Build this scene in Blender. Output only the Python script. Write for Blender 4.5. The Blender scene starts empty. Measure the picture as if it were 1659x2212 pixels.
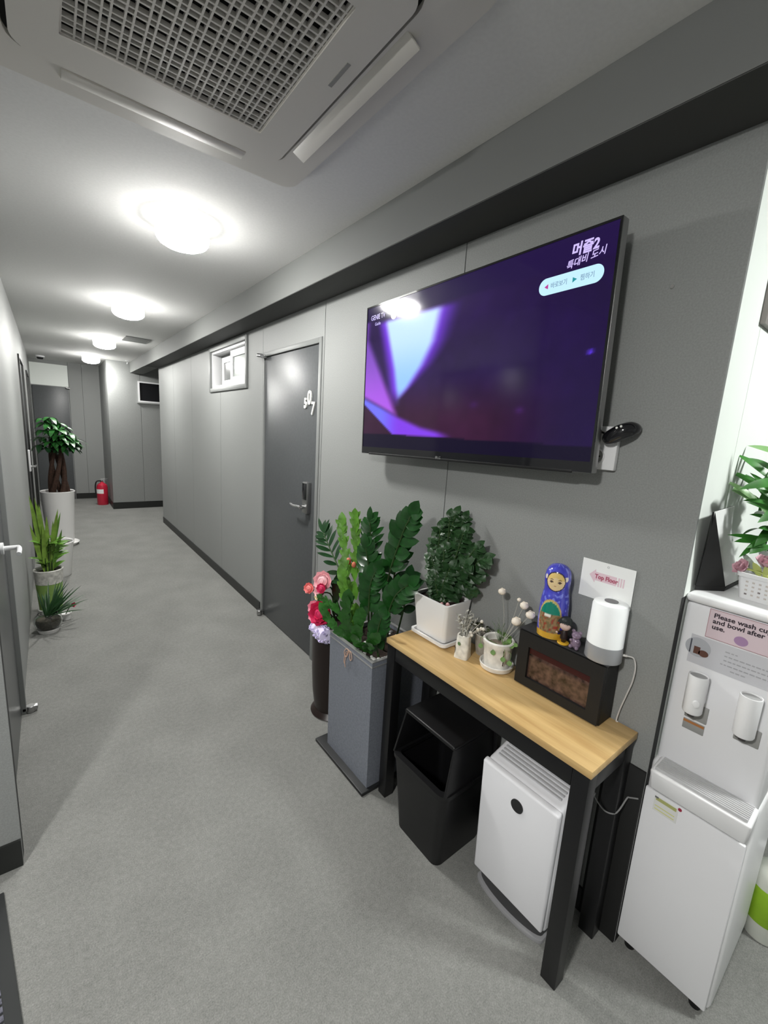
import bpy, bmesh, math, random
from mathutils import Vector, Matrix
random.seed(7)
PI = math.pi
SC = bpy.context.scene
COL = SC.collection

# ------------------------------------------------------------------ helpers
def s2l(c):
    out = []
    for v in c[:3]:
        v = v / 255.0
        out.append(v / 12.92 if v <= 0.04045 else ((v + 0.055) / 1.055) ** 2.4)
    return tuple(out)

MATS = {}
def mat(name, rgb, rough=0.5, metal=0.0, spec=0.5, noise=None, bump=None, emit=None, coat=0.0, trans=0.0, ior=1.45, alpha=1.0, sub=0.0):
    """rgb is linear base colour; noise=(scale, amount) colour variation; bump=(scale, strength)"""
    if name in MATS:
        return MATS[name]
    m = bpy.data.materials.new(name)
    m.use_nodes = True
    nt = m.node_tree
    b = nt.nodes['Principled BSDF']
    b.inputs['Base Color'].default_value = (*rgb, 1)
    b.inputs['Roughness'].default_value = rough
    b.inputs['Metallic'].default_value = metal
    b.inputs['Specular IOR Level'].default_value = spec
    b.inputs['Coat Weight'].default_value = coat
    b.inputs['Transmission Weight'].default_value = trans
    b.inputs['IOR'].default_value = ior
    b.inputs['Alpha'].default_value = alpha
    if sub:
        b.inputs['Subsurface Weight'].default_value = sub
        b.inputs['Subsurface Radius'].default_value = (0.02, 0.02, 0.02)
    if noise or bump:
        tc = nt.nodes.new('ShaderNodeTexCoord')
    if noise:
        n = nt.nodes.new('ShaderNodeTexNoise')
        n.inputs['Scale'].default_value = noise[0]
        n.inputs['Detail'].default_value = 6
        nt.links.new(tc.outputs['Object'], n.inputs['Vector'])
        r = nt.nodes.new('ShaderNodeValToRGB')
        a = noise[1]
        r.color_ramp.elements[0].position = 0.3
        r.color_ramp.elements[1].position = 0.7
        r.color_ramp.elements[0].color = (*[c * (1 - a) for c in rgb], 1)
        r.color_ramp.elements[1].color = (*[min(1, c * (1 + a)) for c in rgb], 1)
        nt.links.new(n.outputs['Fac'], r.inputs['Fac'])
        nt.links.new(r.outputs['Color'], b.inputs['Base Color'])
    if bump:
        n2 = nt.nodes.new('ShaderNodeTexNoise')
        n2.inputs['Scale'].default_value = bump[0]
        n2.inputs['Detail'].default_value = 4
        nt.links.new(tc.outputs['Object'], n2.inputs['Vector'])
        bp = nt.nodes.new('ShaderNodeBump')
        bp.inputs['Strength'].default_value = bump[1]
        bp.inputs['Distance'].default_value = 0.004
        nt.links.new(n2.outputs['Fac'], bp.inputs['Height'])
        nt.links.new(bp.outputs['Normal'], b.inputs['Normal'])
    if emit:
        b.inputs['Emission Color'].default_value = (*emit[0], 1)
        b.inputs['Emission Strength'].default_value = emit[1]
    MATS[name] = m
    return m

def attr_mat(name, rough=0.08, emit=0.0, coat=0.0, spec=0.5):
    if name in MATS:
        return MATS[name]
    m = bpy.data.materials.new(name)
    m.use_nodes = True
    nt = m.node_tree
    b = nt.nodes['Principled BSDF']
    at = nt.nodes.new('ShaderNodeVertexColor')
    at.layer_name = 'Col'
    b.inputs['Roughness'].default_value = rough
    b.inputs['Coat Weight'].default_value = coat
    b.inputs['Specular IOR Level'].default_value = spec
    if emit:
        b.inputs['Base Color'].default_value = (0.004, 0.004, 0.005, 1)
        nt.links.new(at.outputs['Color'], b.inputs['Emission Color'])
        b.inputs['Emission Strength'].default_value = emit
    else:
        nt.links.new(at.outputs['Color'], b.inputs['Base Color'])
    MATS[name] = m
    return m

OFF = {}
def setp(o, label=None, cat=None, group=None, kind=None):
    if label: o['label'] = label
    if cat: o['category'] = cat
    if group: o['group'] = group
    if kind: o['kind'] = kind
    return o

def thing(name, label, cat, loc, group=None, kind=None):
    o = bpy.data.objects.new(name, None)
    o.empty_display_size = 0.05
    COL.objects.link(o)
    o.location = loc
    OFF[o.name] = Vector(loc)
    return setp(o, label, cat, group, kind)

def FRAME(origin, xd, yd):
    x = Vector(xd).normalized(); y = Vector(yd).normalized(); z = x.cross(y).normalized()
    y = z.cross(x)
    M = Matrix.Identity(4)
    for i in range(3):
        M[i][0] = x[i]; M[i][1] = y[i]; M[i][2] = z[i]; M[i][3] = origin[i]
    return M

class MB:
    def __init__(self, M=None):
        self.bm = bmesh.new()
        self.M = M or Matrix.Identity(4)
        self.col = None
    def _merge(self, tb, mi=0):
        for f in tb.faces:
            f.material_index = mi
        vm = {}
        for v in tb.verts:
            vm[v] = self.bm.verts.new(self.M @ v.co)
        for f in tb.faces:
            try:
                nf = self.bm.faces.new([vm[v] for v in f.verts])
                nf.material_index = f.material_index
                nf.smooth = f.smooth
            except ValueError:
                pass
        tb.free()
    def box(self, x0, x1, y0, y1, z0, z1, bev=0.0, seg=2, mi=0):
        tb = bmesh.new()
        r = bmesh.ops.create_cube(tb, size=1)
        for v in r['verts']:
            v.co = Vector(((x0 + x1) / 2 + v.co.x * (x1 - x0), (y0 + y1) / 2 + v.co.y * (y1 - y0), (z0 + z1) / 2 + v.co.z * (z1 - z0)))
        if bev > 0:
            bmesh.ops.bevel(tb, geom=list(tb.edges), offset=bev, segments=seg, profile=0.5, affect='EDGES')
        self._merge(tb, mi)
        return self
    def quad_box(self, bot, top, bev=0.0, seg=2, mi=0):
        """hexahedron from 4 bottom and 4 top points (CCW from above)"""
        tb = bmesh.new()
        b = [tb.verts.new(p) for p in bot]; t = [tb.verts.new(p) for p in top]
        tb.faces.new(b[::-1]); tb.faces.new(t)
        for i in range(4):
            j = (i + 1) % 4
            tb.faces.new([b[i], b[j], t[j], t[i]])
        if bev > 0:
            bmesh.ops.bevel(tb, geom=list(tb.edges), offset=bev, segments=seg, profile=0.5, affect='EDGES')
        self._merge(tb, mi)
        return self
    def lathe(self, prof, c=(0, 0, 0), n=32, mi=0, sx=1.0, sy=1.0):
        tb = bmesh.new()
        rings = []
        for r, z in prof:
            if r < 1e-6:
                rings.append([tb.verts.new((c[0], c[1], c[2] + z))])
            else:
                rings.append([tb.verts.new((c[0] + sx * r * math.cos(2 * PI * i / n), c[1] + sy * r * math.sin(2 * PI * i / n), c[2] + z)) for i in range(n)])
        for a, b in zip(rings[:-1], rings[1:]):
            for i in range(n):
                j = (i + 1) % n
                if len(a) == 1 and len(b) == 1: continue
                if len(a) == 1: tb.faces.new([a[0], b[j], b[i]])
                elif len(b) == 1: tb.faces.new([a[i], a[j], b[0]])
                else: tb.faces.new([a[i], a[j], b[j], b[i]])
        bmesh.ops.recalc_face_normals(tb, faces=list(tb.faces))
        self._merge(tb, mi)
        return self
    def cyl(self, p0, p1, r, r2=None, n=20, mi=0, bev=0.0):
        p0 = Vector(p0); p1 = Vector(p1); r2 = r if r2 is None else r2
        L = (p1 - p0).length
        q = (p1 - p0).to_track_quat('Z', 'Y').to_matrix().to_4x4()
        q.translation = p0
        old = self.M
        self.M = old @ q
        if bev:
            self.lathe([(0, 0), (r - bev, 0), (r, bev), (r2, L - bev), (r2 - bev, L), (0, L)], n=n, mi=mi)
        else:
            self.lathe([(0, 0), (r, 0), (r2, L), (0, L)], n=n, mi=mi)
        self.M = old
        return self
    def tube(self, pts, r, n=7, mi=0, sub=0):
        pts = [Vector(p) for p in pts]
        if sub:
            pts = smooth_path(pts, sub)
        rs = r if isinstance(r, (list, tuple)) else None
        tb = bmesh.new()
        rings = []
        up = Vector((0.13, 0.31, 0.94))
        prev = None
        N = len(pts)
        for i, p in enumerate(pts):
            d = (pts[min(i + 1, N - 1)] - pts[max(i - 1, 0)])
            if d.length < 1e-9: d = Vector((0, 0, 1))
            d.normalize()
            if prev is None:
                a = d.cross(up)
                if a.length < 1e-3: a = d.cross(Vector((1, 0, 0)))
            else:
                a = prev - d * prev.dot(d)
                if a.length < 1e-6: a = d.orthogonal()
            a.normalize(); prev = a
            b = d.cross(a)
            if rs:
                t = i / (N - 1) * (len(rs) - 1); k = min(int(t), len(rs) - 2)
                rr = rs[k] + (rs[k + 1] - rs[k]) * (t - k)
            else:
                rr = r
            rings.append([tb.verts.new(p + rr * (math.cos(2 * PI * j / n) * a + math.sin(2 * PI * j / n) * b)) for j in range(n)])
        for A, B in zip(rings[:-1], rings[1:]):
            for j in range(n):
                k = (j + 1) % n
                tb.faces.new([A[j], A[k], B[k], B[j]])
        tb.faces.new(rings[0][::-1]); tb.faces.new(rings[-1])
        bmesh.ops.recalc_face_normals(tb, faces=list(tb.faces))
        self._merge(tb, mi)
        return self
    def sphere(self, c, r, mi=0, seg=16, rings=10):
        tb = bmesh.new()
        bmesh.ops.create_uvsphere(tb, u_segments=seg, v_segments=rings, radius=1)
        if not isinstance(r, (tuple, list)): r = (r, r, r)
        for v in tb.verts:
            v.co = Vector((c[0] + v.co.x * r[0], c[1] + v.co.y * r[1], c[2] + v.co.z * r[2]))
        self._merge(tb, mi)
        return self
    def prism(self, pts2, z0, z1, mi=0, bev=0.0, seg=2):
        tb = bmesh.new()
        b = [tb.verts.new((p[0], p[1], z0)) for p in pts2]
        f = tb.faces.new(b)
        r = bmesh.ops.extrude_face_region(tb, geom=[f])
        for v in r['geom']:
            if isinstance(v, bmesh.types.BMVert): v.co.z = z1
        bmesh.ops.recalc_face_normals(tb, faces=list(tb.faces))
        if bev:
            top = [e for e in tb.edges if all(abs(v.co.z - z1) < 1e-7 for v in e.verts)]
            bmesh.ops.bevel(tb, geom=top, offset=bev, segments=seg, profile=0.5, affect='EDGES')
        self._merge(tb, mi)
        return self
    def face(self, pts, mi=0):
        vs = [self.bm.verts.new(self.M @ Vector(p)) for p in pts]
        f = self.bm.faces.new(vs); f.material_index = mi
        return self
    def leaf(self, base, d, nrm, L, W, droop=0.0, cup=0.15, n=6, mi=0, tip=0.9, wave=0.0):
        base = Vector(base); d = Vector(d).normalized(); nrm = Vector(nrm)
        side = d.cross(nrm)
        if side.length < 1e-4: side = d.orthogonal()
        side.normalize(); nrm = side.cross(d).normalized()
        rows = []
        for i in range(n + 1):
            t = i / n
            w = W * 0.5 * math.sin(PI * min(1.0, 0.06 + t * tip * 1.04)) ** 0.75 if t < 1 else 0.0
            if i == 0: w = W * 0.12
            c = base + d * (L * t) - nrm * (droop * L * t * t)
            wv = wave * W * math.sin(t * 14)
            if t == 1:
                rows.append([self.bm.verts.new(self.M @ c)])
            else:
                rows.append([self.bm.verts.new(self.M @ (c + side * w + nrm * (cup * w + wv))), self.bm.verts.new(self.M @ c), self.bm.verts.new(self.M @ (c - side * w + nrm * (cup * w - wv)))])
        for a, b in zip(rows[:-1], rows[1:]):
            if len(b) == 1:
                for k in range(2):
                    f = self.bm.faces.new([a[k], a[k + 1], b[0]]); f.material_index = mi
            else:
                for k in range(2):
                    f = self.bm.faces.new([a[k], a[k + 1], b[k + 1], b[k]]); f.material_index = mi
        return self
    def text(self, body, size, x=0, y=0, z=0, depth=0.0004, mi=0, align='LEFT', sx=1.0, shear=0.0, bold=0.0, rot=0.0):
        cu = bpy.data.curves.new('lettering', 'FONT')
        cu.body = body; cu.size = size; cu.extrude = depth; cu.align_x = align; cu.shear = shear
        cu.offset = bold; cu.resolution_u = 3
        o = bpy.data.objects.new('lettering', cu)
        COL.objects.link(o)
        dg = bpy.context.evaluated_depsgraph_get()
        me = bpy.data.meshes.new_from_object(o.evaluated_get(dg))
        T = Matrix.Translation((x, y, z)) @ Matrix.Rotation(rot, 4, 'Z') @ Matrix.Diagonal((sx, 1, 1, 1))
        vs = [self.bm.verts.new(self.M @ (T @ v.co)) for v in me.vertices]
        for p in me.polygons:
            try:
                f = self.bm.faces.new([vs[i] for i in p.vertices]); f.material_index = mi
            except ValueError:
                pass
        bpy.data.objects.remove(o); bpy.data.curves.remove(cu); bpy.data.meshes.remove(me)
        return self
    def build(self, name, mats, parent=None, smooth=35, loc=None, label=None, cat=None, group=None, kind=None, recalc=False):
        if not isinstance(mats, (list, tuple)): mats = [mats]
        if recalc:
            bmesh.ops.recalc_face_normals(self.bm, faces=list(self.bm.faces))
        if parent is not None:
            off = OFF[parent.name]
        else:
            if loc is None:
                mn = Vector((1e9,) * 3); mx = -mn
                for v in self.bm.verts:
                    for k in range(3):
                        mn[k] = min(mn[k], v.co[k]); mx[k] = max(mx[k], v.co[k])
                loc = ((mn.x + mx.x) / 2, (mn.y + mx.y) / 2, mn.z)
            off = Vector(loc)
        for v in self.bm.verts: v.co -= off
        me = bpy.data.meshes.new(name)
        self.bm.to_mesh(me); self.bm.free()
        for m in mats: me.materials.append(m)
        if smooth:
            me.polygons.foreach_set('use_smooth', [True] * len(me.polygons))
            me.set_sharp_from_angle(angle=math.radians(smooth))
        o = bpy.data.objects.new(name, me)
        COL.objects.link(o)
        if parent is not None:
            o.parent = parent
        else:
            o.location = off
        OFF[o.name] = Vector(off)
        return setp(o, label, cat, group, kind)

def smooth_path(pts, sub):
    out = []
    P = [pts[0]] + list(pts) + [pts[-1]]
    for i in range(1, len(P) - 2):
        p0, p1, p2, p3 = P[i - 1], P[i], P[i + 1], P[i + 2]
        for k in range(sub):
            t = k / sub
            out.append(0.5 * ((2 * p1) + (-p0 + p2) * t + (2 * p0 - 5 * p1 + 4 * p2 - p3) * t * t + (-p0 + 3 * p1 - 3 * p2 + p3) * t ** 3))
    out.append(pts[-1])
    return out

def rrect(x0, x1, y0, y1, r, n=6):
    pts = []
    for cx, cy, a0 in ((x1 - r, y1 - r, 0), (x0 + r, y1 - r, PI / 2), (x0 + r, y0 + r, PI), (x1 - r, y0 + r, 1.5 * PI)):
        for i in range(n + 1):
            a = a0 + PI / 2 * i / n
            pts.append((cx + r * math.cos(a), cy + r * math.sin(a)))
    return pts

def WALLF(y, z, x=0.0, roll=0.0):
    """frame on a surface that faces the corridor (-X): local x runs towards the viewer's right (-Y), y up, z out of the wall"""
    return FRAME((x, y, z), (0, -math.cos(roll), math.sin(roll)), (0, math.sin(roll), math.cos(roll)))
# ------------------------------------------------------------------ materials
M_wall = mat('wall_panel_grey', (0.26, 0.268, 0.262), 0.55, noise=(220, 0.10), bump=(500, 0.08))
M_seam_shade = mat('seam_and_shade_dark', (0.02, 0.021, 0.021), 0.8)  # dark joints; also paints shade on the pillar side and dispenser gap
M_white_wall = mat('white_panel', (0.84, 0.88, 0.84), 0.5)
M_ceil = mat('ceiling_paint', (0.68, 0.68, 0.67), 0.85, noise=(90, 0.03))
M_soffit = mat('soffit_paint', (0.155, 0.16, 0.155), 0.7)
M_soffit_shade = mat('soffit_underside_shade', (0.055, 0.056, 0.054), 0.7)
M_base = mat('baseboard_black', (0.016, 0.017, 0.016), 0.45)
M_door = mat('door_charcoal', (0.078, 0.083, 0.087), 0.38, spec=0.5, noise=(60, 0.08), bump=(900, 0.05))
M_frame = mat('door_frame_grey', (0.20, 0.208, 0.204), 0.45)
M_chrome = mat('chrome', (0.72, 0.72, 0.72), 0.18, metal=1.0)
M_steel = mat('brushed_steel', (0.42, 0.42, 0.42), 0.35, metal=1.0)
M_black = mat('black_satin', (0.006, 0.006, 0.0068), 0.4)
M_black_gl = mat('black_gloss', (0.008, 0.008, 0.010), 0.08, coat=0.5)
M_black_mt = mat('black_matte', (0.008, 0.008, 0.008), 0.6)
M_white_pl = mat('white_plastic', (0.76, 0.76, 0.77), 0.35)
M_white_ce = mat('white_ceramic', (0.86, 0.85, 0.84), 0.22, coat=0.3)
M_white_paper = mat('white_paper', (0.85, 0.86, 0.85), 0.7)  # plain white base colour for paper and card
M_ac = mat('ac_plastic', (0.62, 0.60, 0.56), 0.5)
M_ac_shade = mat('ac_cavity_shade', (0.005, 0.0055, 0.005), 0.8)
M_soil = mat('soil', (0.022, 0.013, 0.009), 0.95, noise=(120, 0.6), bump=(160, 1.0))
M_digit = mat('digit_white', (0.86, 0.86, 0.82), 0.4)

def carpet_mat():
    m = bpy.data.materials.new('carpet_grey'); m.use_nodes = True
    nt = m.node_tree; b = nt.nodes['Principled BSDF']
    b.inputs['Roughness'].default_value = 0.95
    b.inputs['Specular IOR Level'].default_value = 0.1
    tc = nt.nodes.new('ShaderNodeTexCoord')
    n1 = nt.nodes.new('ShaderNodeTexNoise'); n1.inputs['Scale'].default_value = 260; n1.inputs['Detail'].default_value = 5
    n2 = nt.nodes.new('ShaderNodeTexNoise'); n2.inputs['Scale'].default_value = 4; n2.inputs['Detail'].default_value = 4
    n3 = nt.nodes.new('ShaderNodeTexNoise'); n3.inputs['Scale'].default_value = 60; n3.inputs['Detail'].default_value = 3
    for n in (n1, n2, n3): nt.links.new(tc.outputs['Object'], n.inputs['Vector'])
    a = nt.nodes.new('ShaderNodeMath'); a.operation = 'MULTIPLY_ADD'; a.inputs[1].default_value = 0.55
    nt.links.new(n1.outputs['Fac'], a.inputs[0])
    a2 = nt.nodes.new('ShaderNodeMath'); a2.operation = 'MULTIPLY'; a2.inputs[1].default_value = 0.22
    nt.links.new(n2.outputs['Fac'], a2.inputs[0]); nt.links.new(a2.outputs[0], a.inputs[2])
    a3 = nt.nodes.new('ShaderNodeMath'); a3.operation = 'MULTIPLY_ADD'; a3.inputs[1].default_value = 0.23
    nt.links.new(n3.outputs['Fac'], a3.inputs[0]); nt.links.new(a.outputs[0], a3.inputs[2])
    r = nt.nodes.new('ShaderNodeValToRGB')
    r.color_ramp.elements[0].position = 0.34; r.color_ramp.elements[0].color = (0.148, 0.150, 0.142, 1)
    r.color_ramp.elements[1].position = 0.66; r.color_ramp.elements[1].color = (0.275, 0.276, 0.262, 1)
    nt.links.new(a3.outputs[0], r.inputs['Fac']); nt.links.new(r.outputs['Color'], b.inputs['Base Color'])
    bp = nt.nodes.new('ShaderNodeBump'); bp.inputs['Strength'].default_value = 0.35; bp.inputs['Distance'].default_value = 0.003
    nt.links.new(n1.outputs['Fac'], bp.inputs['Height']); nt.links.new(bp.outputs['Normal'], b.inputs['Normal'])
    return m
M_carpet = carpet_mat()

def wood_mat():
    m = bpy.data.materials.new('pine_board'); m.use_nodes = True
    nt = m.node_tree; b = nt.nodes['Principled BSDF']
    b.inputs['Roughness'].default_value = 0.42
    tc = nt.nodes.new('ShaderNodeTexCoord')
    mp = nt.nodes.new('ShaderNodeMapping'); mp.inputs['Scale'].default_value = (16, 1.3, 16)
    nt.links.new(tc.outputs['Object'], mp.inputs['Vector'])
    n = nt.nodes.new('ShaderNodeTexNoise'); n.inputs['Scale'].default_value = 2.0; n.inputs['Detail'].default_value = 8; n.inputs['Distortion'].default_value = 0.6
    nt.links.new(mp.outputs['Vector'], n.inputs['Vector'])
    r = nt.nodes.new('ShaderNodeValToRGB')
    r.color_ramp.elements[0].position = 0.25; r.color_ramp.elements[0].color = (0.50, 0.305, 0.115, 1)
    r.color_ramp.elements[1].position = 0.75; r.color_ramp.elements[1].color = (0.78, 0.55, 0.25, 1)
    nt.links.new(n.outputs['Fac'], r.inputs['Fac'])
    # narrow staves with their own tone
    sx = nt.nodes.new('ShaderNodeSeparateXYZ'); nt.links.new(tc.outputs['Object'], sx.inputs[0])
    d = nt.nodes.new('ShaderNodeMath'); d.operation = 'MULTIPLY'; d.inputs[1].default_value = 14
    nt.links.new(sx.outputs['X'], d.inputs[0])
    fl = nt.nodes.new('ShaderNodeMath'); fl.operation = 'FLOOR'; nt.links.new(d.outputs[0], fl.inputs[0])
    wn = nt.nodes.new('ShaderNodeTexWhiteNoise'); wn.noise_dimensions = '1D'; nt.links.new(fl.outputs[0], wn.inputs['W'])
    mr = nt.nodes.new('ShaderNodeMapRange'); mr.inputs['To Min'].default_value = 0.86; mr.inputs['To Max'].default_value = 1.12
    nt.links.new(wn.outputs['Value'], mr.inputs['Value'])
    mx = nt.nodes.new('ShaderNodeVectorMath'); mx.operation = 'SCALE'
    nt.links.new(r.outputs['Color'], mx.inputs[0]); nt.links.new(mr.outputs[0], mx.inputs['Scale'])
    nt.links.new(mx.outputs[0], b.inputs['Base Color'])
    return m
M_wood = wood_mat()

# ------------------------------------------------------------------ camera
F_PX = 921.0
yaw, pit, rol = 0.6687, -0.1806, 0.0610
fw = Vector((math.sin(yaw) * math.cos(pit), math.cos(yaw) * math.cos(pit), math.sin(pit)))
r0 = Vector((math.cos(yaw), -math.sin(yaw), 0)); u0 = r0.cross(fw)
rv = math.cos(rol) * r0 + math.sin(rol) * u0
uv = -math.sin(rol) * r0 + math.cos(rol) * u0
cam = bpy.data.cameras.new('camera')
cam.sensor_fit = 'VERTICAL'; cam.sensor_height = 36.0; cam.sensor_width = 27.0
cam.lens = F_PX / 2212 * 36.0
cam.clip_start = 0.02
co = bpy.data.objects.new('camera', cam); COL.objects.link(co)
Mx = Matrix.Identity(4)
for i in range(3):
    Mx[i][0] = rv[i]; Mx[i][1] = uv[i]; Mx[i][2] = -fw[i]
Mx.translation = (-1.2842, 0, 1.5)
co.matrix_world = Mx
SC.camera = co
SC.view_settings.view_transform = 'Standard'
SC.view_settings.look = 'None'
SC.view_settings.gamma = 1.0
SC.view_settings.use_curve_mapping = False
SC.view_settings.exposure = 0.0

w = bpy.data.worlds.new('world'); SC.world = w; w.use_nodes = True
w.node_tree.nodes['Background'].inputs['Color'].default_value = (0.9, 0.95, 1.0, 1)
w.node_tree.nodes['Background'].inputs['Strength'].default_value = 0.0

# ------------------------------------------------------------------ room shell
ZC = 2.389   # ceiling
ZS = 2.225   # underside of the soffit, top of the visible wall
YF = 8.25    # far wall, projecting part
YR = 9.5     # far wall, set-back part
LX = -1.475  # left wall
MB().box(-3.2, 2.2, -2.2, 10.2, -0.05, 0.0).build('floor', M_carpet, smooth=0, label='grey short-pile carpet running down the corridor', cat='floor', kind='structure')
MB().box(-3.2, 2.2, -2.2, 10.2, ZC, ZC + 0.05).build('ceiling', M_ceil, smooth=0, label='pale grey painted ceiling with round lamps', cat='ceiling', kind='structure')

# right wall : facing panels with fine gaps over a dark backing
wr = MB()
DY0, DY1, DZ = 2.290, 3.150, 2.032
WY0, WY1, WZ0, WZ1 = 3.475, 4.485, 1.795, 2.205
seams = [0.346, 1.2226, DY0 - 0.022, 3.172, 4.18, 5.20, 6.07, 6.94]
for a, b in zip(seams[:-1], seams[1:]):
    g = 0.0022
    y0, y1 = a + (g if a > 0.4 else 0), b - (g if b < 6.9 else 0)
    def panel(ya, yb, za, zb):
        if yb - ya > 0.004 and zb - za > 0.004:
            wr.box(0.0, 0.012, ya, yb, za, zb)
    if abs(a - (DY0 - 0.022)) < 1e-6:
        panel(y0, DY0, 0, ZC); panel(DY1, y1, 0, ZC); panel(DY0, DY1, DZ, ZC)
    elif a < WY0 < b or a < WY1 < b:
        ya, yb = max(y0, WY0), min(y1, WY1)
        panel(y0, ya, 0, ZC); panel(yb, y1, 0, ZC); panel(ya, yb, 0, WZ0); panel(ya, yb, WZ1, ZC)
    else:
        panel(y0, y1, 0, ZC)
for (ya, yb, za, zb) in ((0.36, DY0, 0, ZC), (DY1, WY0, 0, ZC), (WY1, 6.93, 0, ZC), (DY0, DY1, DZ, ZC), (WY0, WY1, 0, WZ0), (WY0, WY1, WZ1, ZC)):
    wr.box(0.0125, 0.10, ya, yb, za, zb, mi=1)
wr.box(0.0, 0.012, 6.94, 6.952, 0, ZC)
wr.build('wall_right', [M_wall, M_seam_shade], smooth=0, label='grey panelled wall the television hangs on', cat='wall', kind='structure')

# wall around the corner (side corridor) and far walls
MB().box(0.10, 2.2, 6.94, 6.952, 0, ZC).build('wall_side_passage', M_wall, smooth=0, label='grey wall turning into the side passage', cat='wall', kind='structure')
fwm = MB()
for a, b in ((-0.50, -0.045), (-0.040, 1.1), (1.105, 2.2)):
    fwm.box(a, b, YF, YF + 0.012, 0, ZC)
fwm.box(-0.50, 2.2, YF + 0.0125, YR + 0.1, 0, ZC, mi=0)
fwm.build('wall_far', [M_wall, M_seam_shade], smooth=0, label='projecting grey far wall with the small dark window', cat='wall', kind='structure')
fw2 = MB()
for a, b in ((-3.2, -0.955), (-0.951, -0.76), (-0.757, -0.50)):
    fw2.box(a, b, YR, YR + 0.1, 0, ZC)
fw2.build('wall_back', [M_wall], smooth=0, label='set-back grey far wall behind the potted tree', cat='wall', kind='structure')
# left wall starts at the entrance opening
lw = MB()
lw.box(LX - 0.12, LX, 1.66, 1.70, 0, ZC); lw.box(LX - 0.05, -1.4435, 1.6605, 1.70, 0, ZC, mi=1)  # pillar side in shade, painted as a black strip
lw.box(LX - 0.12, LX, 1.70, 2.62, 2.05, ZC)
lw.box(LX - 0.12, LX, 2.62, 5.58, 0, ZC)
lw.box(LX - 0.12, LX, 5.58, 6.50, 2.05, ZC)
lw.box(LX - 0.12, LX, 6.50, 7.60, 0, ZC)
lw.box(LX - 0.12, LX, 7.60, 8.50, 2.05, ZC)
lw.box(LX - 0.12, LX, 8.50, YR, 0, ZC)
lw.box(-3.2, -1.443, 1.647, 1.66, 0.0, ZC)
lw.build('wall_left', [M_wall, M_seam_shade], smooth=0, label='grey left wall with doors along the corridor', cat='wall', kind='structure')
# rooms behind the viewer
bk = MB()
bk.box(-3.2, -3.1, -2.2, 1.647, 0, ZC); bk.box(-3.2, 2.2, -2.2, -2.1, 0, ZC); bk.box(2.1, 2.2, -2.2, 0.36, 0, ZC)
bk.build('wall_entrance', M_wall, smooth=0, label='grey entrance walls behind the viewer', cat='wall', kind='structure')
# white kitchenette wall at right angles to the television wall
ww = MB()
ww.box(0.001, 0.204, 0.346, 0.359, 0, ZC); ww.box(0.2065, 1.2, 0.346, 0.359, 0, ZC); ww.box(0.10, 2.1, 0.3592, 0.38, 0, ZC, mi=1)
ww.build('wall_white', [M_white_wall, M_seam_shade], smooth=0, label='bright white kitchenette wall beside the water dispenser', cat='wall', kind='structure')

MB().box(-0.0015, 0.030, 0.3450, 0.3459, 0.0, 1.125).build('gap_shade_strip', M_seam_shade, smooth=0, label='black strip painted in for the shaded gap behind the water dispenser', cat='trim', kind='structure')  # shade in the narrow gap, put in as a black strip
# soffit box along the top of the right wall
sf = MB()
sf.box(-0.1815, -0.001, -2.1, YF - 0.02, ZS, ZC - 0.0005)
sf.box(-0.1805, -0.001, -2.1, 6.93, ZS - 0.003, ZS - 0.0005, mi=1)  # shaded underside of the soffit painted as a darker sheet
sf.build('trim_1', [M_soffit, M_soffit_shade], smooth=0, label='boxed soffit along the top of the television wall', cat='soffit', kind='structure')

# baseboards
bb = MB()
for a, b in ((0.36, DY0 - 0.03), (3.19, 6.94)):
    bb.box(-0.008, -0.0005, a, b, 0.0, 0.085)
bb.build('baseboard_right', M_base, smooth=0, label='black baseboard under the television wall', cat='baseboard', kind='structure')
b2 = MB()
b2.box(-0.508, 2.2, YF - 0.008, YF - 0.0005, 0, 0.11); b2.box(-0.508, -0.5005, YF, YR, 0, 0.10); b2.box(-0.95, -0.509, YR - 0.008, YR - 0.0005, 0, 0.10)
b2.build('baseboard_far', M_base, smooth=0, label='black baseboard along the far walls', cat='baseboard', kind='structure')
b3 = MB()
b3.box(-3.1, -1.443, 1.638, 1.6465, 0, 0.10)
b3.build('baseboard_left', M_base, smooth=0, label='black baseboard on the end of the left wall', cat='baseboard', kind='structure')

# ------------------------------------------------------------------ doors
d1 = thing('door_1', 'closed charcoal door marked 507 beside the television wall panel', 'door', (0, 2.72, 0), kind='structure')
fr = MB()
fr.box(-0.006, 0.10, DY0 + 0.001, DY0 + 0.034, 0, DZ - 0.001, bev=0.002)
fr.box(-0.006, 0.10, DY1 - 0.010, DY1 - 0.001, 0, DZ - 0.001, bev=0.002)
fr.box(-0.006, 0.10, DY0 + 0.034, DY1 - 0.010, DZ - 0.032, DZ - 0.001, bev=0.002)
fr.build('door_frame', M_frame, d1, label='lighter grey steel frame')
lf = MB()
lf.box(0.004, 0.05, DY0 + 0.039, DY1 - 0.013, 0.008, DZ - 0.037, bev=0.002)
lf.build('door_leaf', M_door, d1)
mb = MB()
mb.box(0.055, 0.09, DY0 + 0.034, DY1 - 0.01, 0.0, DZ - 0.032); mb.build('door_backing', M_seam_shade, d1)
mb = MB(); mb.cyl((-0.035, DY1 + 0.022, 2.010), (-0.035, DY1 - 0.045, 2.000), 0.015, n=20, bev=0.002)
mb.box(-0.035, 0.004, DY1 - 0.04, DY1 - 0.013, 1.988, 2.014, bev=0.003); mb.build('hinge', M_chrome, d1, label='chrome pivot hinge at the top corner')
mb = MB(); mb.cyl((-0.03, DY1 - 0.02, 0.006), (-0.03, DY1 - 0.02, 0.045), 0.02, n=20, bev=0.003)
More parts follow.
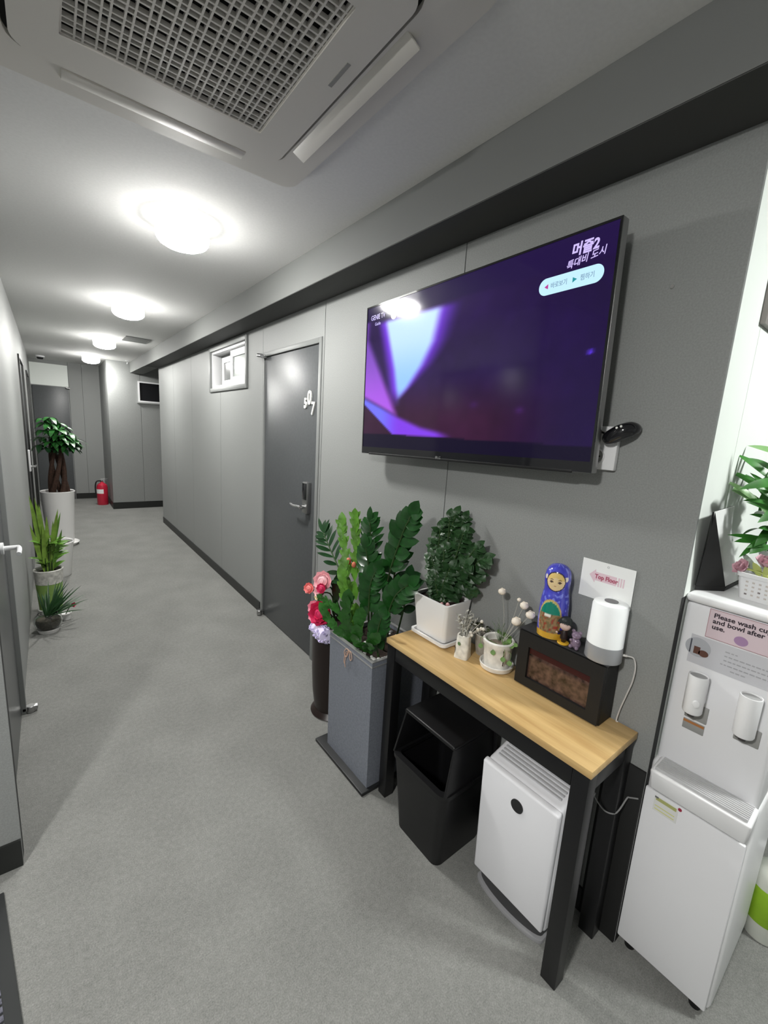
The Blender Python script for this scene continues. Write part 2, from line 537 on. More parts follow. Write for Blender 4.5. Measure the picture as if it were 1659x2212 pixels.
mb.box(-0.03, 0.004, DY1 - 0.034, DY1 - 0.016, 0.012, 0.04, bev=0.003); mb.build('floor_pivot', M_steel, d1)
# digits on the door
for ch, yy, zz, sz, rt in (('5', 2.500, 1.632, 0.086, -0.05), ('0', 2.455, 1.652, 0.118, 0.0), ('7', 2.406, 1.592, 0.108, -0.05)):
    mb = MB(WALLF(yy, zz, 0.003)); mb.text(ch, sz, depth=0.004, bold=0.0024, z=0.004, sx=0.86, rot=rt)
    mb.build('number_' + {'5': 'five', '0': 'zero', '7': 'seven'}[ch], M_digit, d1, smooth=0, label='white numeral ' + ch)
lk = MB(); lk.box(-0.028, 0.004, 2.382, 2.446, 0.972, 1.172, bev=0.005)
lko = lk.build('digital_lock', M_steel, d1, label='silver digital door lock with a black keypad')
mb = MB(); mb.box(-0.031, -0.0275, 2.388, 2.440, 1.06, 1.165, bev=0.001); mb.build('keypad', M_black_gl, lko)
mb = MB(); mb.cyl((-0.028, 2.413, 1.012), (-0.060, 2.413, 1.012), 0.013, n=16)
mb.tube([(-0.056, 2.410, 1.012), (-0.060, 2.45, 1.014), (-0.060, 2.50, 1.010), (-0.058, 2.545, 1.016)], [0.010, 0.009, 0.008, 0.008], n=10, sub=4)
mb.build('lever', M_chrome, lko)

def left_door(nm, y0, y1, label, fm=None):
    d = thing(nm, label, 'door', (LX, (y0 + y1) / 2, 0), kind='structure')
    f = MB()
    f.box(LX - 0.1, LX + 0.014, y0 + 0.001, y0 + 0.035, 0, 2.049, bev=0.002); f.box(LX - 0.1, LX + 0.014, y1 - 0.035, y1 - 0.001, 0, 2.049, bev=0.002)
    f.box(LX - 0.1, LX + 0.014, y0 + 0.035, y1 - 0.035, 2.015, 2.049, bev=0.002)
    f.build('door_frame', fm or M_base, d)
    l = MB(); l.box(LX - 0.05, LX - 0.004, y0 + 0.037, y1 - 0.037, 0.006, 2.013, bev=0.002); l.build('door_leaf', M_door_gl, d)
    return d
M_door_gl = mat('door_charcoal_gloss', (0.085, 0.09, 0.093), 0.3, spec=0.6)
d2 = left_door('door_2', 1.70, 2.62, 'glossy charcoal door at the near end of the left wall', M_frame)
mb = MB(); mb.cyl((LX - 0.004, 2.40, 0.915), (LX + 0.006, 2.40, 0.915), 0.026, n=20); mb.cyl((LX, 2.40, 0.915), (LX + 0.056, 2.40, 0.915), 0.010, n=14)
mb.tube([(LX + 0.054, 2.405, 0.915), (LX + 0.060, 2.36, 0.917), (LX + 0.060, 2.28, 0.915)], 0.009, n=10, sub=4); mb.build('door_handle', mat('satin_bright', (0.80, 0.81, 0.81), 0.4), d2, label='bright lever handle')
mb = MB(); mb.cyl((LX + 0.03, 2.60, 0.0), (LX + 0.03, 2.60, 0.035), 0.02, n=18, bev=0.003); mb.box(LX - 0.004, LX + 0.06, 2.585, 2.615, 0.012, 0.034, bev=0.004); mb.build('floor_pivot', M_steel, d2)
d3 = left_door('door_3', 5.58, 6.50, 'charcoal door with a silver digital lock, second along the left wall')
mb = MB(); mb.box(LX - 0.004, LX + 0.026, 5.70, 5.77, 0.90, 1.12, bev=0.005); lk3 = mb.build('digital_lock', M_white_pl, d3, label='silver white digital lock')
mb = MB(); mb.cyl((LX + 0.02, 5.735, 0.95), (LX + 0.065, 5.735, 0.95), 0.012, n=14); mb.tube([(LX + 0.06, 5.73, 0.95), (LX + 0.065, 5.79, 0.95), (LX + 0.065, 5.85, 0.952)], 0.009, n=10, sub=4); mb.build('lever', M_chrome, lk3)
d4 = left_door('door_4', 7.60, 8.50, 'farthest charcoal door along the left wall')
# door at the end of the corridor
d5 = thing('door_5', 'charcoal door at the end of the corridor behind the potted tree', 'door', (-1.2, YR, 0), kind='structure')
mb = MB(); mb.box(-1.455, -0.965, YR - 0.03, YR - 0.002, 0.006, 1.96, bev=0.003); mb.build('door_leaf', M_door, d5)
mb = MB(); mb.box(-1.470, -0.957, YR - 0.006, YR - 0.0005, 1.972, 2.33); mb.build('transom_panel', M_white_wall, d5, label='white panel above the door')
mb = MB(); mb.cyl((-1.00, YR - 0.05, 1.955), (-0.94, YR - 0.05, 1.95), 0.014, n=14, bev=0.002); mb.box(-0.99, -0.965, YR - 0.05, YR - 0.03, 1.94, 1.965); mb.build('hinge', M_steel, d5)

# ------------------------------------------------------------------ windows
M_vinyl = mat('window_vinyl_white', (0.74, 0.74, 0.75), 0.3)
M_pane_reflection = mat('pane_reflection_paint', (0.30, 0.33, 0.31), 0.16, spec=0.7, coat=0.3)  # pale greenish reflection in the pane put into its base colour
M_frost_d = mat('tinted_glass', (0.16, 0.165, 0.165), 0.12, spec=0.7)
w1 = thing('window_1', 'small white sliding window high in the grey wall', 'window', (0, 3.98, WZ0), kind='structure')
def ring(mb, y0, y1, z0, z1, t, x0, x1, bev=0.0, tt=None):
    tt = tt or t
    mb.box(x0, x1, y0, y0 + t, z0, z1, bev=bev); mb.box(x0, x1, y1 - t, y1, z0, z1, bev=bev)
    mb.box(x0, x1, y0 + t, y1 - t, z0, z0 + tt, bev=bev); mb.box(x0, x1, y0 + t, y1 - t, z1 - tt, z1, bev=bev)
mb = MB(); ring(mb, WY0 + 0.001, WY1 - 0.001, WZ0 + 0.001, WZ1 - 0.001, 0.036, -0.014, 0.10, bev=0.002); mb.build('window_casing', M_frame, w1, label='grey surround')
mb = MB(); ring(mb, WY0 + 0.038, WY1 - 0.038, WZ0 + 0.038, WZ1 - 0.038, 0.022, 0.004, 0.10, bev=0.002); mb.build('window_frame', M_vinyl, w1)
ys0, ys1, zs0, zs1 = WY0 + 0.061, WY1 - 0.061, WZ0 + 0.061, WZ1 - 0.061
mb = MB(); ring(mb, ys0, 3.99, zs0, zs1, 0.06, 0.030, 0.055, bev=0.002); sa = mb.build('sash', M_vinyl, w1)
mb = MB(); mb.box(0.040, 0.046, ys0 + 0.061, 3.929, zs0 + 0.061, zs1 - 0.061); mb.build('pane', M_pane_reflection, sa)
mb = MB(); ring(mb, 3.90, 4.33, zs0, zs1 - 0.03, 0.05, 0.062, 0.084, bev=0.002); sb = mb.build('sash', M_vinyl, w1)
mb = MB(); mb.box(0.070, 0.076, 3.951, 4.279, zs0 + 0.051, zs1 - 0.081); mb.build('pane', M_frost_d, sb)
mb = MB(); mb.box(0.088, 0.098, ys0, ys1, zs0, zs1); mb.build('sash_gap_shade', M_frame, w1)  # grey backing sheet stands for the shaded gaps behind the sashes

w2 = thing('window_2', 'white framed dark window high in the far wall', 'window', (0.2, YF, 1.78), kind='structure')
def ringx(mb, x0, x1, z0, z1, t, y0, y1):
    mb.box(x0, x0 + t, y0, y1, z0, z1); mb.box(x1 - t, x1, y0, y1, z0, z1); mb.box(x0 + t, x1 - t, y0, y1, z0, z0 + t); mb.box(x0 + t, x1 - t, y0, y1, z1 - t, z1)
mb = MB(); ringx(mb, -0.075, 0.62, 1.78, 2.11, 0.022, YF - 0.02, YF - 0.001); mb.build('window_frame', M_vinyl, w2)
mb = MB(); mb.box(-0.053, 0.598, YF - 0.008, YF - 0.002, 1.802, 2.088); mb.build('pane', M_black_gl, w2, label='dark glass')
mb = MB(); mb.box(-0.10, 0.65, YF - 0.03, YF - 0.001, 1.755, 1.779, bev=0.003); mb.build('window_sill', M_wall, w2)

# ------------------------------------------------------------------ ceiling fittings
def ring_prism(mb, outer, inner, z0, z1, mi=0):
    tb = bmesh.new()
    n = len(outer)
    A = [tb.verts.new((p[0], p[1], z0)) for p in outer]; B = [tb.verts.new((p[0], p[1], z0)) for p in inner]
    C = [tb.verts.new((p[0], p[1], z1)) for p in outer]; D = [tb.verts.new((p[0], p[1], z1)) for p in inner]
    for i in range(n):
        j = (i + 1) % n
        tb.faces.new([A[i], A[j], B[j], B[i]]); tb.faces.new([C[i], D[i], D[j], C[j]])
        tb.faces.new([A[i], C[i], C[j], A[j]]); tb.faces.new([B[i], B[j], D[j], D[i]])
    bmesh.ops.recalc_face_normals(tb, faces=list(tb.faces))
    mb._merge(tb, mi)

ac = thing('ceiling_air_conditioner', 'square white ceiling cassette air conditioner with a lattice grille', 'air conditioner', (-0.96, 1.19, ZC))
ax0, ax1, ay0, ay1 = -1.43, -0.51, 0.68, 1.655
ix0, ix1, iy0, iy1 = -1.300, -0.626, 0.79, 1.535
gx0, gx1, gy0, gy1 = -1.207, -0.7235, 0.905, 1.421
mb = MB(); ring_prism(mb, rrect(ax0, ax1, ay0, ay1, 0.05), rrect(ix0 - 0.012, ix1 + 0.012, iy0 - 0.012, iy1 + 0.012, 0.06), ZC - 0.016, ZC - 0.0005); mb.build('outer_panel', M_ac, ac)
mb = MB(); ring_prism(mb, rrect(ix0, ix1, iy0, iy1, 0.05), rrect(gx0, gx1, gy0, gy1, 0.004), ZC - 0.024, ZC - 0.004); mb.build('inner_panel', M_ac, ac)
mb = MB(); mb.box(ix0 - 0.011, ix1 + 0.011, iy0 - 0.011, iy1 + 0.011, ZC - 0.0035, ZC - 0.0006); mb.build('cavity_shade_sheet', M_ac_shade, ac)  # flat black sheet stands for the shade inside the grille
g = MB()
def bars(a0, a1):
    out = []; p = a0; k = 0
    while p < a1 - 0.004:
        out.append(p); p += 0.0265 if k % 2 == 0 else 0.0165; k += 1
    out.append(a1 - 0.004)
    return out
for x in bars(gx0, gx1): g.box(x, x + 0.0044, gy0, gy1, ZC - 0.020, ZC - 0.009)
for y in bars(gy0, gy1): g.box(gx0, gx1, y, y + 0.0044, ZC - 0.0195, ZC - 0.0095)
g.build('lattice_grille', M_ac, ac, smooth=0)
for nm, (x0, x1, y0, y1, ax) in {'a': (ix1 + 0.018, ix1 + 0.062, 0.88, 1.445, 'y'), 'b': (-1.20, -0.72, iy1 + 0.016, iy1 + 0.060, 'x'), 'c': (ix0 - 0.062, ix0 - 0.018, 0.90, 1.475, 'y'), 'd': (-1.20, -0.72, iy0 - 0.060, iy0 - 0.016, 'x')}.items():
    cx, cy = (x0 + x1) / 2, (y0 + y1) / 2
    ang = {'a': 0.42, 'b': 0.0, 'c': 0.0, 'd': 0.0}[nm]
    M = Matrix.Translation((cx, cy, ZC - (0.022 if ang else 0.0175))) @ Matrix.Rotation(ang if ax == 'y' else -ang, 4, 'Y' if ax == 'y' else 'X')
    mb = MB(M); mb.box(x0 - cx, x1 - cx, y0 - cy, y1 - cy, -0.003, 0.003, bev=0.002); mb.build('louver_flap', M_ac, ac)
mb = MB(); mb.box(-0.665, -0.655, 1.03, 1.12, ZC - 0.0255, ZC - 0.0235); mb.build('indicator_strip', mat('ac_strip', (0.25, 0.25, 0.24), 0.4), ac)

M_lamp = mat('lamp_diffuser', (0.9, 0.9, 0.88), 0.5, emit=((1.0, 0.99, 0.955), 240.0))
LAMP = []
lamps = [(-0.745, 2.28, 'nearest round ceiling lamp, beside the air conditioner'), (-0.725, 4.12, 'second round ceiling lamp from the air conditioner'), (-0.708, 6.12, 'third round ceiling lamp from the air conditioner'), (-0.713, 8.00, 'farthest round ceiling lamp, close to the end wall')]
M_lamp_side = mat('lamp_side', (0.9, 0.9, 0.88), 0.5, emit=((1.0, 0.99, 0.955), 8.5))
def lamp(x, y, label, r=0.112, m=None):
    t = thing('ceiling_lamp', label, 'ceiling lamp', (x, y, ZC), group='round corridor lamps')
    mb = MB(); mb.lathe([(0, -0.078), (r - 0.002, -0.078), (r, -0.070), (r, -0.0005), (0, -0.0005)], (x, y, ZC), n=48); mb.build('drum_side', M_lamp_side, t)
    mb = MB(); mb.lathe([(0, -0.116), (r * 0.4, -0.113), (r * 0.7, -0.104), (r * 0.88, -0.093), (r - 0.003, -0.0795)], (x, y, ZC), n=48); mb.build('diffuser', m or M_lamp, t)
    return t
for x, y, l in lamps: lamp(x, y, l)
M_lamp2 = mat('lamp_diffuser_bright', (0.9, 0.9, 0.88), 0.5, emit=((0.97, 1.0, 0.97), 260.0))
lamp(0.50, -0.65, 'round ceiling lamp over the kitchenette', 0.12, M_lamp2)
M_fill_lamp = mat('fill_lamp_diffuser', (0.9, 0.9, 0.88), 0.5, emit=((1.0, 0.99, 0.96), 520.0))
lamp(-2.3, 0.1, 'added unseen fill lamp over the entrance mat', 0.112, M_fill_lamp)  # unseen lamp added as fill for the near floor and fronts
mb = MB(); ring_prism(mb, rrect(-0.545, -0.295, 5.68, 6.02, 0.005), rrect(-0.535, -0.305, 5.69, 6.01, 0.004), ZC - 0.006, ZC - 0.0005); mb.box(-0.534, -0.306, 5.691, 6.009, ZC - 0.004, ZC - 0.0005)
mb.build('access_hatch', M_soffit, smooth=0, label='square access hatch flush in the ceiling between lamps and soffit', cat='hatch')
cc = thing('ceiling_camera', 'small dark dome camera on the ceiling at the far end', 'camera', (-1.315, 8.93, ZC))
mb = MB(); mb.lathe([(0.06, -0.0005), (0.06, -0.02), (0.045, -0.025)], (-1.315, 8.93, ZC), n=28); mb.build('mount', M_white_pl, cc)
mb = MB(); mb.lathe([(0.045, -0.024), (0.042, -0.04), (0.03, -0.058), (0, -0.066)], (-1.315, 8.93, ZC), n=28); mb.build('dome', M_black_gl, cc)
sp = thing('sprinkler_head', 'small sprinkler head hanging from the far ceiling', 'sprinkler', (-0.235, 8.05, ZC))
mb = MB(); mb.lathe([(0.032, -0.0005), (0.032, -0.006), (0.01, -0.008)], (-0.235, 8.05, ZC), n=20); mb.build('rosette', M_white_pl, sp)
mb = MB(); mb.cyl((-0.235, 8.05, ZC - 0.006), (-0.235, 8.05, ZC - 0.05), 0.008, n=12); mb.cyl((-0.235, 8.05, ZC - 0.048), (-0.235, 8.05, ZC - 0.052), 0.018, n=16); mb.build('nozzle', M_chrome, sp)

# ------------------------------------------------------------------ television
TVY, TVZ, TVX, ROLL = 1.147, 1.743, -0.100, 0.020
TM = WALLF(TVY, TVZ, TVX, ROLL)
TI = TM.inverted()
def tvp(y, z):
    p = TI @ Vector((TVX, y, z)); return p.x, p.y
tv = thing('television', 'wall-mounted flat television showing a purple streaming screen', 'television', (TVX, TVY, TVZ))
hw, hh = 0.5585, 0.3275
mb = MB(TM); mb.box(-hw, hw, -hh, hh, -0.032, -0.002, bev=0.003); mb.build('silver_edge', M_steel, tv, label='thin silver side frame')
mb = MB(TM); mb.box(-0.40, 0.40, -0.25, 0.18, -0.062, -0.0325, bev=0.012); mb.build('back_cover', M_black_mt, tv)
mb = MB(TM); mb.box(-0.14, 0.14, -0.10, 0.12, -0.0985, -0.0625, bev=0.002); mb.build('wall_bracket', M_black, tv)
sx0, sx1, sy0, sy1 = -0.551, 0.551, -0.296, 0.320
mb = MB(TM); ring_prism(mb, [(-hw + .001, -hh + .001), (hw - .001, -hh + .001), (hw - .001, hh - .001), (-hw + .001, hh - .001)], [(sx0, sy0), (sx1, sy0), (sx1, sy1), (sx0, sy1)], -0.003, 0.001)
mb.build('bezel', M_black_gl, tv, smooth=0)
mb = MB(TM); mb.box(-0.5, 0.5, -hh - 0.003, -hh + 0.006, -0.006, 0.0015, bev=0.001); mb.build('bottom_strip', M_black, tv)
# screen picture : a smooth emissive mesh
def lerp(a, b, t): return tuple(a[i] + (b[i] - a[i]) * t for i in range(3))
def sst(a, b, x):
    t = max(0, min(1, (x - a) / (b - a))) if a != b else 0
    return t * t * (3 - 2 * t)
def seg_interp(pts, z):
    pts = sorted(pts)
    if z <= pts[0][0]: return pts[0][1]
    for (a, va), (b, vb) in zip(pts[:-1], pts[1:]):
        if z <= b: return va + (vb - va) * (z - a) / (b - a)
    return pts[-1][1]
from mathutils import noise as mnoise
def screen_col(y, z):
    n = mnoise.noise(Vector((y * 7, z * 7, 0.3))) * 0.5 + mnoise.noise(Vector((y * 22, z * 22, 4))) * 0.25
    base = lerp((40, 20, 70), (28, 12, 58), sst(1.3, 0.6, y))
    base = lerp(base, (58, 22, 44), 0.75 * sst(1.75, 1.56, z) * sst(0.62, 1.0, y) )
    base = tuple(c * (1 + 0.28 * n) for c in base)
    # violet corona behind the bright blade
    c = base
    l = seg_interp([(1.64, 1.455), (1.773, 1.490), (2.0, 1.575)], z)
    r = seg_interp([(1.645, 1.452), (1.70, 1.392), (1.777, 1.318), (1.86, 1.262), (1.99, 1.228)], z)
    rw = seg_interp([(1.645, 0.02), (1.80, 0.10), (1.99, 0.13)], z)
    if 1.62 < z < 1.992:
        core = sst(l + 0.018, l - 0.022, y) * sst(r - 0.03, r + 0.03, y)
        glow = sst(l + 0.075, l, y) * sst(r - rw, r + 0.02, y)
        vtop = sst(1.992, 1.965, z) * sst(1.60, 1.70, z)
        c = lerp(c, (122, 62, 232), 0.95 * glow * vtop)
        c = lerp(c, lerp((150, 196, 250), (196, 226, 255), sst(1.70, 1.93, z)), core * vtop)
    # pink wedge at the left edge
    if y > 1.44 and z > 1.55:
        wl = seg_interp([(1.581, 1.456), (1.918, 1.693)], z)   # right boundary
        wb = seg_interp([(1.456, 1.575), (1.692, 1.655)], y)     # lower boundary (as function of y)
        a = sst(wl - 0.03, wl + 0.03, y) * sst(wb - 0.01, wb + 0.02, z)
        c = lerp(c, lerp((176, 92, 236), (126, 78, 190), sst(1.60, 1.90, z)), 0.95 * a)
    # blue violet band at the bottom left
    top = seg_interp([(1.10, 1.505), (1.30, 1.535), (1.456, 1.578), (1.692, 1.655)], y)
    bot = seg_interp([(1.474, 1.500), (1.692, 1.628)], y) if y > 1.474 else 1.500
    if y > 1.10:
        a = sst(top + 0.012, top - 0.014, z) * sst(bot - 0.006, bot + 0.006, z) * sst(1.10, 1.22, y)
        c = lerp(c, lerp((126, 60, 226), (112, 112, 252), sst(1.42, 1.58, y)), a)
    if z < 1.5: c = lerp((14, 6, 34), c, sst(1.497, 1.503, z))
    if z > 1.985: c = lerp(c, (30, 14, 62), sst(1.985, 2.0, z))
    # a blue spark and faint blobs
    for (py, pz, rr, col, k) in ((0.634, 1.755, 0.012, (100, 60, 255), 1.0), (1.03, 1.62, 0.025, (70, 30, 110), 0.4), (0.84, 1.60, 0.022, (76, 34, 116), 0.5)):
        d = math.hypot((y - py), (z - pz) * 1.6) / rr
        if d < 2: c = lerp(c, col, k * math.exp(-d * d * 2))
    return s2l(tuple(max(0, min(255, v)) for v in c))
NX, NY = 150, 96
sbm = bmesh.new(); lay = sbm.loops.layers.float_color.new('Col')
grid = []
for j in range(NY + 1):
    row = []
    for i in range(NX + 1):
        p = TM @ Vector((sx0 + (sx1 - sx0) * i / NX, sy0 + (sy1 - sy0) * j / NY, -0.0005))
        row.append((sbm.verts.new(p - Vector((TVX, TVY, TVZ))), screen_col(p.y, p.z)))
    grid.append(row)
for j in range(NY):
    for i in range(NX):
        q = [grid[j][i], grid[j][i + 1], grid[j + 1][i + 1], grid[j + 1][i]]
        f = sbm.faces.new([v for v, _ in q])
        for lp, (_, c) in zip(f.loops, q): lp[lay] = (*c, 1)
me = bpy.data.meshes.new('screen'); sbm.to_mesh(me); sbm.free()
me.materials.append(attr_mat('screen_picture', rough=0.10, emit=1.15, spec=0.3))
so = bpy.data.objects.new('screen', me); COL.objects.link(so); so.parent = tv; OFF[so.name] = Vector((TVX, TVY, TVZ))
so['label'] = 'lit purple screen picture'
E_white = mat('screen_white', (0, 0, 0), 0.3, emit=(s2l((214, 196, 255)), 1.0))
E_pill = mat('screen_pill', (0, 0, 0), 0.3, emit=(s2l((196, 238, 255)), 1.05))
E_grey = mat('screen_grey', (0, 0, 0), 0.3, emit=(s2l((120, 150, 178)), 1.0))
E_pink = mat('screen_pink', (0, 0, 0), 0.3, emit=(s2l((190, 60, 150)), 1.0))
E_teal = mat('screen_teal', (0, 0, 0), 0.3, emit=(s2l((40, 150, 160)), 1.0))
E_gold = mat('screen_gold', (0, 0, 0), 0.3, emit=(s2l((214, 178, 112)), 1.0))
E_lil = mat('screen_lilac', (0, 0, 0), 0.3, emit=(s2l((150, 134, 214)), 1.0))
mb = MB(TM); x, y = tvp(0.727, 2.015); mb.text('머즐2', 0.036, x=x, y=y + 0.004, z=0.0004, bold=0.0011, shear=0.10, sx=0.92)
x, y = tvp(0.738, 1.986); mb.text('특대비 도시', 0.024, x=x, y=y, z=0.0004, shear=0.30, sx=0.95, rot=0.13, bold=0.0002); mb.build('title_lettering', E_white, so, smooth=0)
mb = MB(TM); x0, y0 = tvp(0.818, 1.929); x1, y1 = tvp(0.627, 1.972); mb.prism(rrect(x0, x1, y0, y0 + 0.047, 0.0232, n=10), 0.0001, 0.0006); mb.build('menu_pill', E_pill, so, smooth=0)
mb = MB(TM); mb.text('바로보기', 0.0175, x=x0 + 0.038, y=y0 + 0.017, z=0.001, sx=0.8); mb.build('watch_lettering', E_grey, so, smooth=0)
mb = MB(TM); mb.text('찜하기', 0.0175, x=x0 + 0.127, y=y0 + 0.017, z=0.001, sx=0.85); mb.build('like_lettering', E_grey, so, smooth=0)
mb = MB(TM); mb.prism([(x0 + 0.018, y0 + 0.023), (x0 + 0.030, y0 + 0.016), (x0 + 0.030, y0 + 0.030)], 0.0007, 0.001); mb.build('arrow_icon', E_pink, so, smooth=0)
mb = MB(TM); mb.prism([(x0 + 0.118, y0 + 0.023), (x0 + 0.105, y0 + 0.030), (x0 + 0.105, y0 + 0.016)], 0.0007, 0.001); mb.build('arrow_icon', E_teal, so, smooth=0)
mb = MB(TM); x, y = tvp(1.676, 1.997); mb.text('GENIE TV', 0.030, x=x, y=y, z=0.0004, sx=0.80); x, y = tvp(1.645, 1.972); mb.text('Guide', 0.019, x=x, y=y, z=0.0004, sx=0.9); mb.build('channel_lettering', E_lil, so, smooth=0)
mb = MB(TM); x, y = tvp(1.512, 2.000); mb.cyl((x, y, 0), (x, y, 0.0005), 0.021, n=28); mb.build('gold_badge', E_gold, so, smooth=0)
mb = MB(TM); x, y = tvp(1.185, 1.421); mb.text('LG', 0.014, x=x, y=y - 0.003, z=0.0018, bold=0.0003); mb.cyl((x - 0.007, y + 0.002, 0.0015), (x - 0.007, y + 0.002, 0.0020), 0.0055, n=18); mb.build('maker_lettering', M_steel, tv, smooth=0)

# outlet and plug beside the television
ot = thing('wall_outlet', 'white double wall outlet peeking out below the television corner', 'outlet', (0, 0.635, 1.497))
mb = MB(); mb.box(-0.020, -0.0005, 0.560, 0.715, 1.436, 1.560, bev=0.003); mb.build('cover_plate', M_white_pl, ot)
mb = MB(WALLF(0.6135, 1.474, -0.0203)); ring_prism(mb, [(0.024 * math.cos(a * PI / 14), 0.024 * math.sin(a * PI / 14)) for a in range(28)], [(0.0195 * math.cos(a * PI / 14), 0.0195 * math.sin(a * PI / 14)) for a in range(28)], 0, 0.003); mb.build('socket_rim', M_white_pl, ot)
mb = MB(WALLF(0.6135, 1.474, -0.0203)); mb.cyl((0, 0, 0.0002), (0, 0, 0.0008), 0.0194, n=28); sk = mb.build('socket', mat('socket_grey', (0.30, 0.31, 0.29), 0.5), ot)
mb = MB(WALLF(0.6135, 1.474, -0.0203)); mb.cyl((-0.009, 0, 0.0008), (-0.009, 0, 0.0012), 0.0025, n=10); mb.cyl((0.009, 0, 0.0008), (0.009, 0, 0.0012), 0.0025, n=10); mb.build('socket_hole', M_seam_shade, sk)
pg = thing('power_plug', 'black angled plug with two painted highlights beside the outlet', 'plug', (-0.02, 0.55, 1.545))
mb = MB()
mb.tube([(-0.032, 0.582, 1.522), (-0.036, 0.576, 1.527), (-0.038, 0.560, 1.537), (-0.038, 0.543, 1.546), (-0.028, 0.527, 1.553), (-0.008, 0.520, 1.555)], [0.016, 0.021, 0.022, 0.022, 0.021, 0.014], n=18, sub=5)
mb.build('plug_body', M_black_gl, pg)
for dy in (0.0, -0.011):
    mb = MB(); mb.sphere((-0.0575, 0.552 + dy, 1.5545 + dy * -0.4), (0.003, 0.0035, 0.0035), seg=10, rings=6); mb.build('painted_glint', M_digit, pg)  # highlights on the black plug, modelled as white beads
mb = MB(); mb.tube([(-0.03, 0.578, 1.535), (-0.03, 0.62, 1.548), (-0.028, 0.66, 1.562), (-0.02, 0.72, 1.58)], 0.0028, n=8, sub=4); mb.build('cord', M_black, pg)
mb = MB(); mb.cyl((0.0, 0.494, 1.914), (-0.004, 0.494, 1.914), 0.005, n=12); mb.build('wall_screw', M_chrome, label='tiny bright screw in the grey wall beside the television', cat='screw')

# ------------------------------------------------------------------ console table
TT = 0.706
tb_ = thing('console_table', 'narrow console table with a pine top and black steel legs', 'table', (-0.138, 0.795, 0))
mb = MB(); mb.box(-0.272, -0.006, 0.385, 1.215, TT - 0.022, TT, bev=0.002); mb.build('tabletop', M_wood, tb_, label='light pine tabletop')
for x in (-0.268, -0.055):
    for y in (0.390, 1.165):
        mb = MB(); mb.box(x, x + 0.045, y, y + 0.045, 0, TT - 0.0225, bev=0.002); mb.build('leg', M_black, tb_)
for (x0, x1, y0, y1) in ((-0.266, -0.226, 0.436, 1.164), (-0.053, -0.013, 0.436, 1.164), (-0.222, -0.056, 0.392, 0.432), (-0.222, -0.056, 1.168, 1.208)):
    mb = MB(); mb.box(x0, x1, y0, y1, TT - 0.080, TT - 0.0225, bev=0.002); mb.build('apron', M_black, tb_)

# ------------------------------------------------------------------ under the table
bn = thing('waste_bin', 'black plastic waste bin with a hooded opening under the table', 'bin', (-0.175, 0.935, 0))
def bxp(mb, pts, z0, pts2, z1):
    tb = bmesh.new(); n = len(pts)
    A = [tb.verts.new((p[0], p[1], z0)) for p in pts]; B = [tb.verts.new((p[0], p[1], z1)) for p in pts2]
    for i in range(n):
        j = (i + 1) % n; tb.faces.new([A[i], A[j], B[j], B[i]])
    tb.faces.new(A[::-1]); 
    mb._merge(tb)
mb = MB()
o0, o1 = rrect(-0.300, -0.065, 0.828, 1.050, 0.03), rrect(-0.318, -0.05, 0.806, 1.078, 0.03)
bxp(mb, o0, 0.0, o1, 0.295)
ring_prism(mb, rrect(-0.318, -0.05, 0.806, 1.078, 0.03), rrect(-0.306, -0.062, 0.818, 1.066, 0.022), 0.285, 0.297)
bxp(mb, rrect(-0.290, -0.075, 0.838, 1.040, 0.025), 0.012, rrect(-0.306, -0.062, 0.818, 1.066, 0.022), 0.296)
mb.build('bin_body', M_black, bn)
mb = MB()
ring_prism(mb, rrect(-0.324, -0.046, 0.800, 1.084, 0.034), rrect(-0.302, -0.066, 0.822, 1.062, 0.022), 0.298, 0.313)
hood = [(-0.045, 0.300), (-0.062, 0.470), (-0.072, 0.480), (-0.262, 0.480), (-0.272, 0.470)]
# hood side walls and top
for y0, y1 in ((0.804, 0.812), (1.072, 1.080)):
    yy = 0.012 if y0 < 0.9 else -0.012
    mb.quad_box([(-0.316, y0, 0.308), (-0.052, y0, 0.308), (-0.052, y1, 0.308), (-0.316, y1, 0.308)], [(-0.274, y0 + yy, 0.475), (-0.066, y0 + yy, 0.475), (-0.066, y1 + yy, 0.475), (-0.274, y1 + yy, 0.475)], bev=0.002)
mb.box(-0.066, -0.052, 0.806, 1.078, 0.308, 0.474)
mb.box(-0.280, -0.060, 0.814, 1.070, 0.466, 0.482, bev=0.007, seg=3)
mb.build('hood_lid', M_black, bn)

pu = thing('air_purifier', 'white air purifier standing under the table end', 'air purifier', (-0.12, 0.60, 0))
M_pur = mat('purifier_white', (0.80, 0.80, 0.83), 0.4)
mb = MB(); mb.quad_box([(-0.205, 0.470, 0.05), (-0.012, 0.466, 0.05), (-0.012, 0.732, 0.05), (-0.205, 0.732, 0.05)], [(-0.205, 0.470, 0.478), (-0.012, 0.466, 0.53), (-0.012, 0.732, 0.53), (-0.205, 0.732, 0.478)], bev=0.012, seg=3); mb.build('housing', M_pur, pu)
mb = MB(); mb.quad_box([(-0.220, 0.472, 0.062), (-0.206, 0.472, 0.062), (-0.206, 0.730, 0.062), (-0.220, 0.730, 0.062)], [(-0.226, 0.468, 0.474), (-0.206, 0.468, 0.482), (-0.206, 0.736, 0.482), (-0.226, 0.736, 0.474)], bev=0.006, seg=3); mb.build('front_panel', M_pur, pu)
mb = MB(WALLF(0.597, 0.408, -0.2262)); mb.cyl((0, 0, -0.004), (0, 0, 0.0015), 0.021, n=30); mb.build('round_display', M_black_gl, pu, label='round black display')
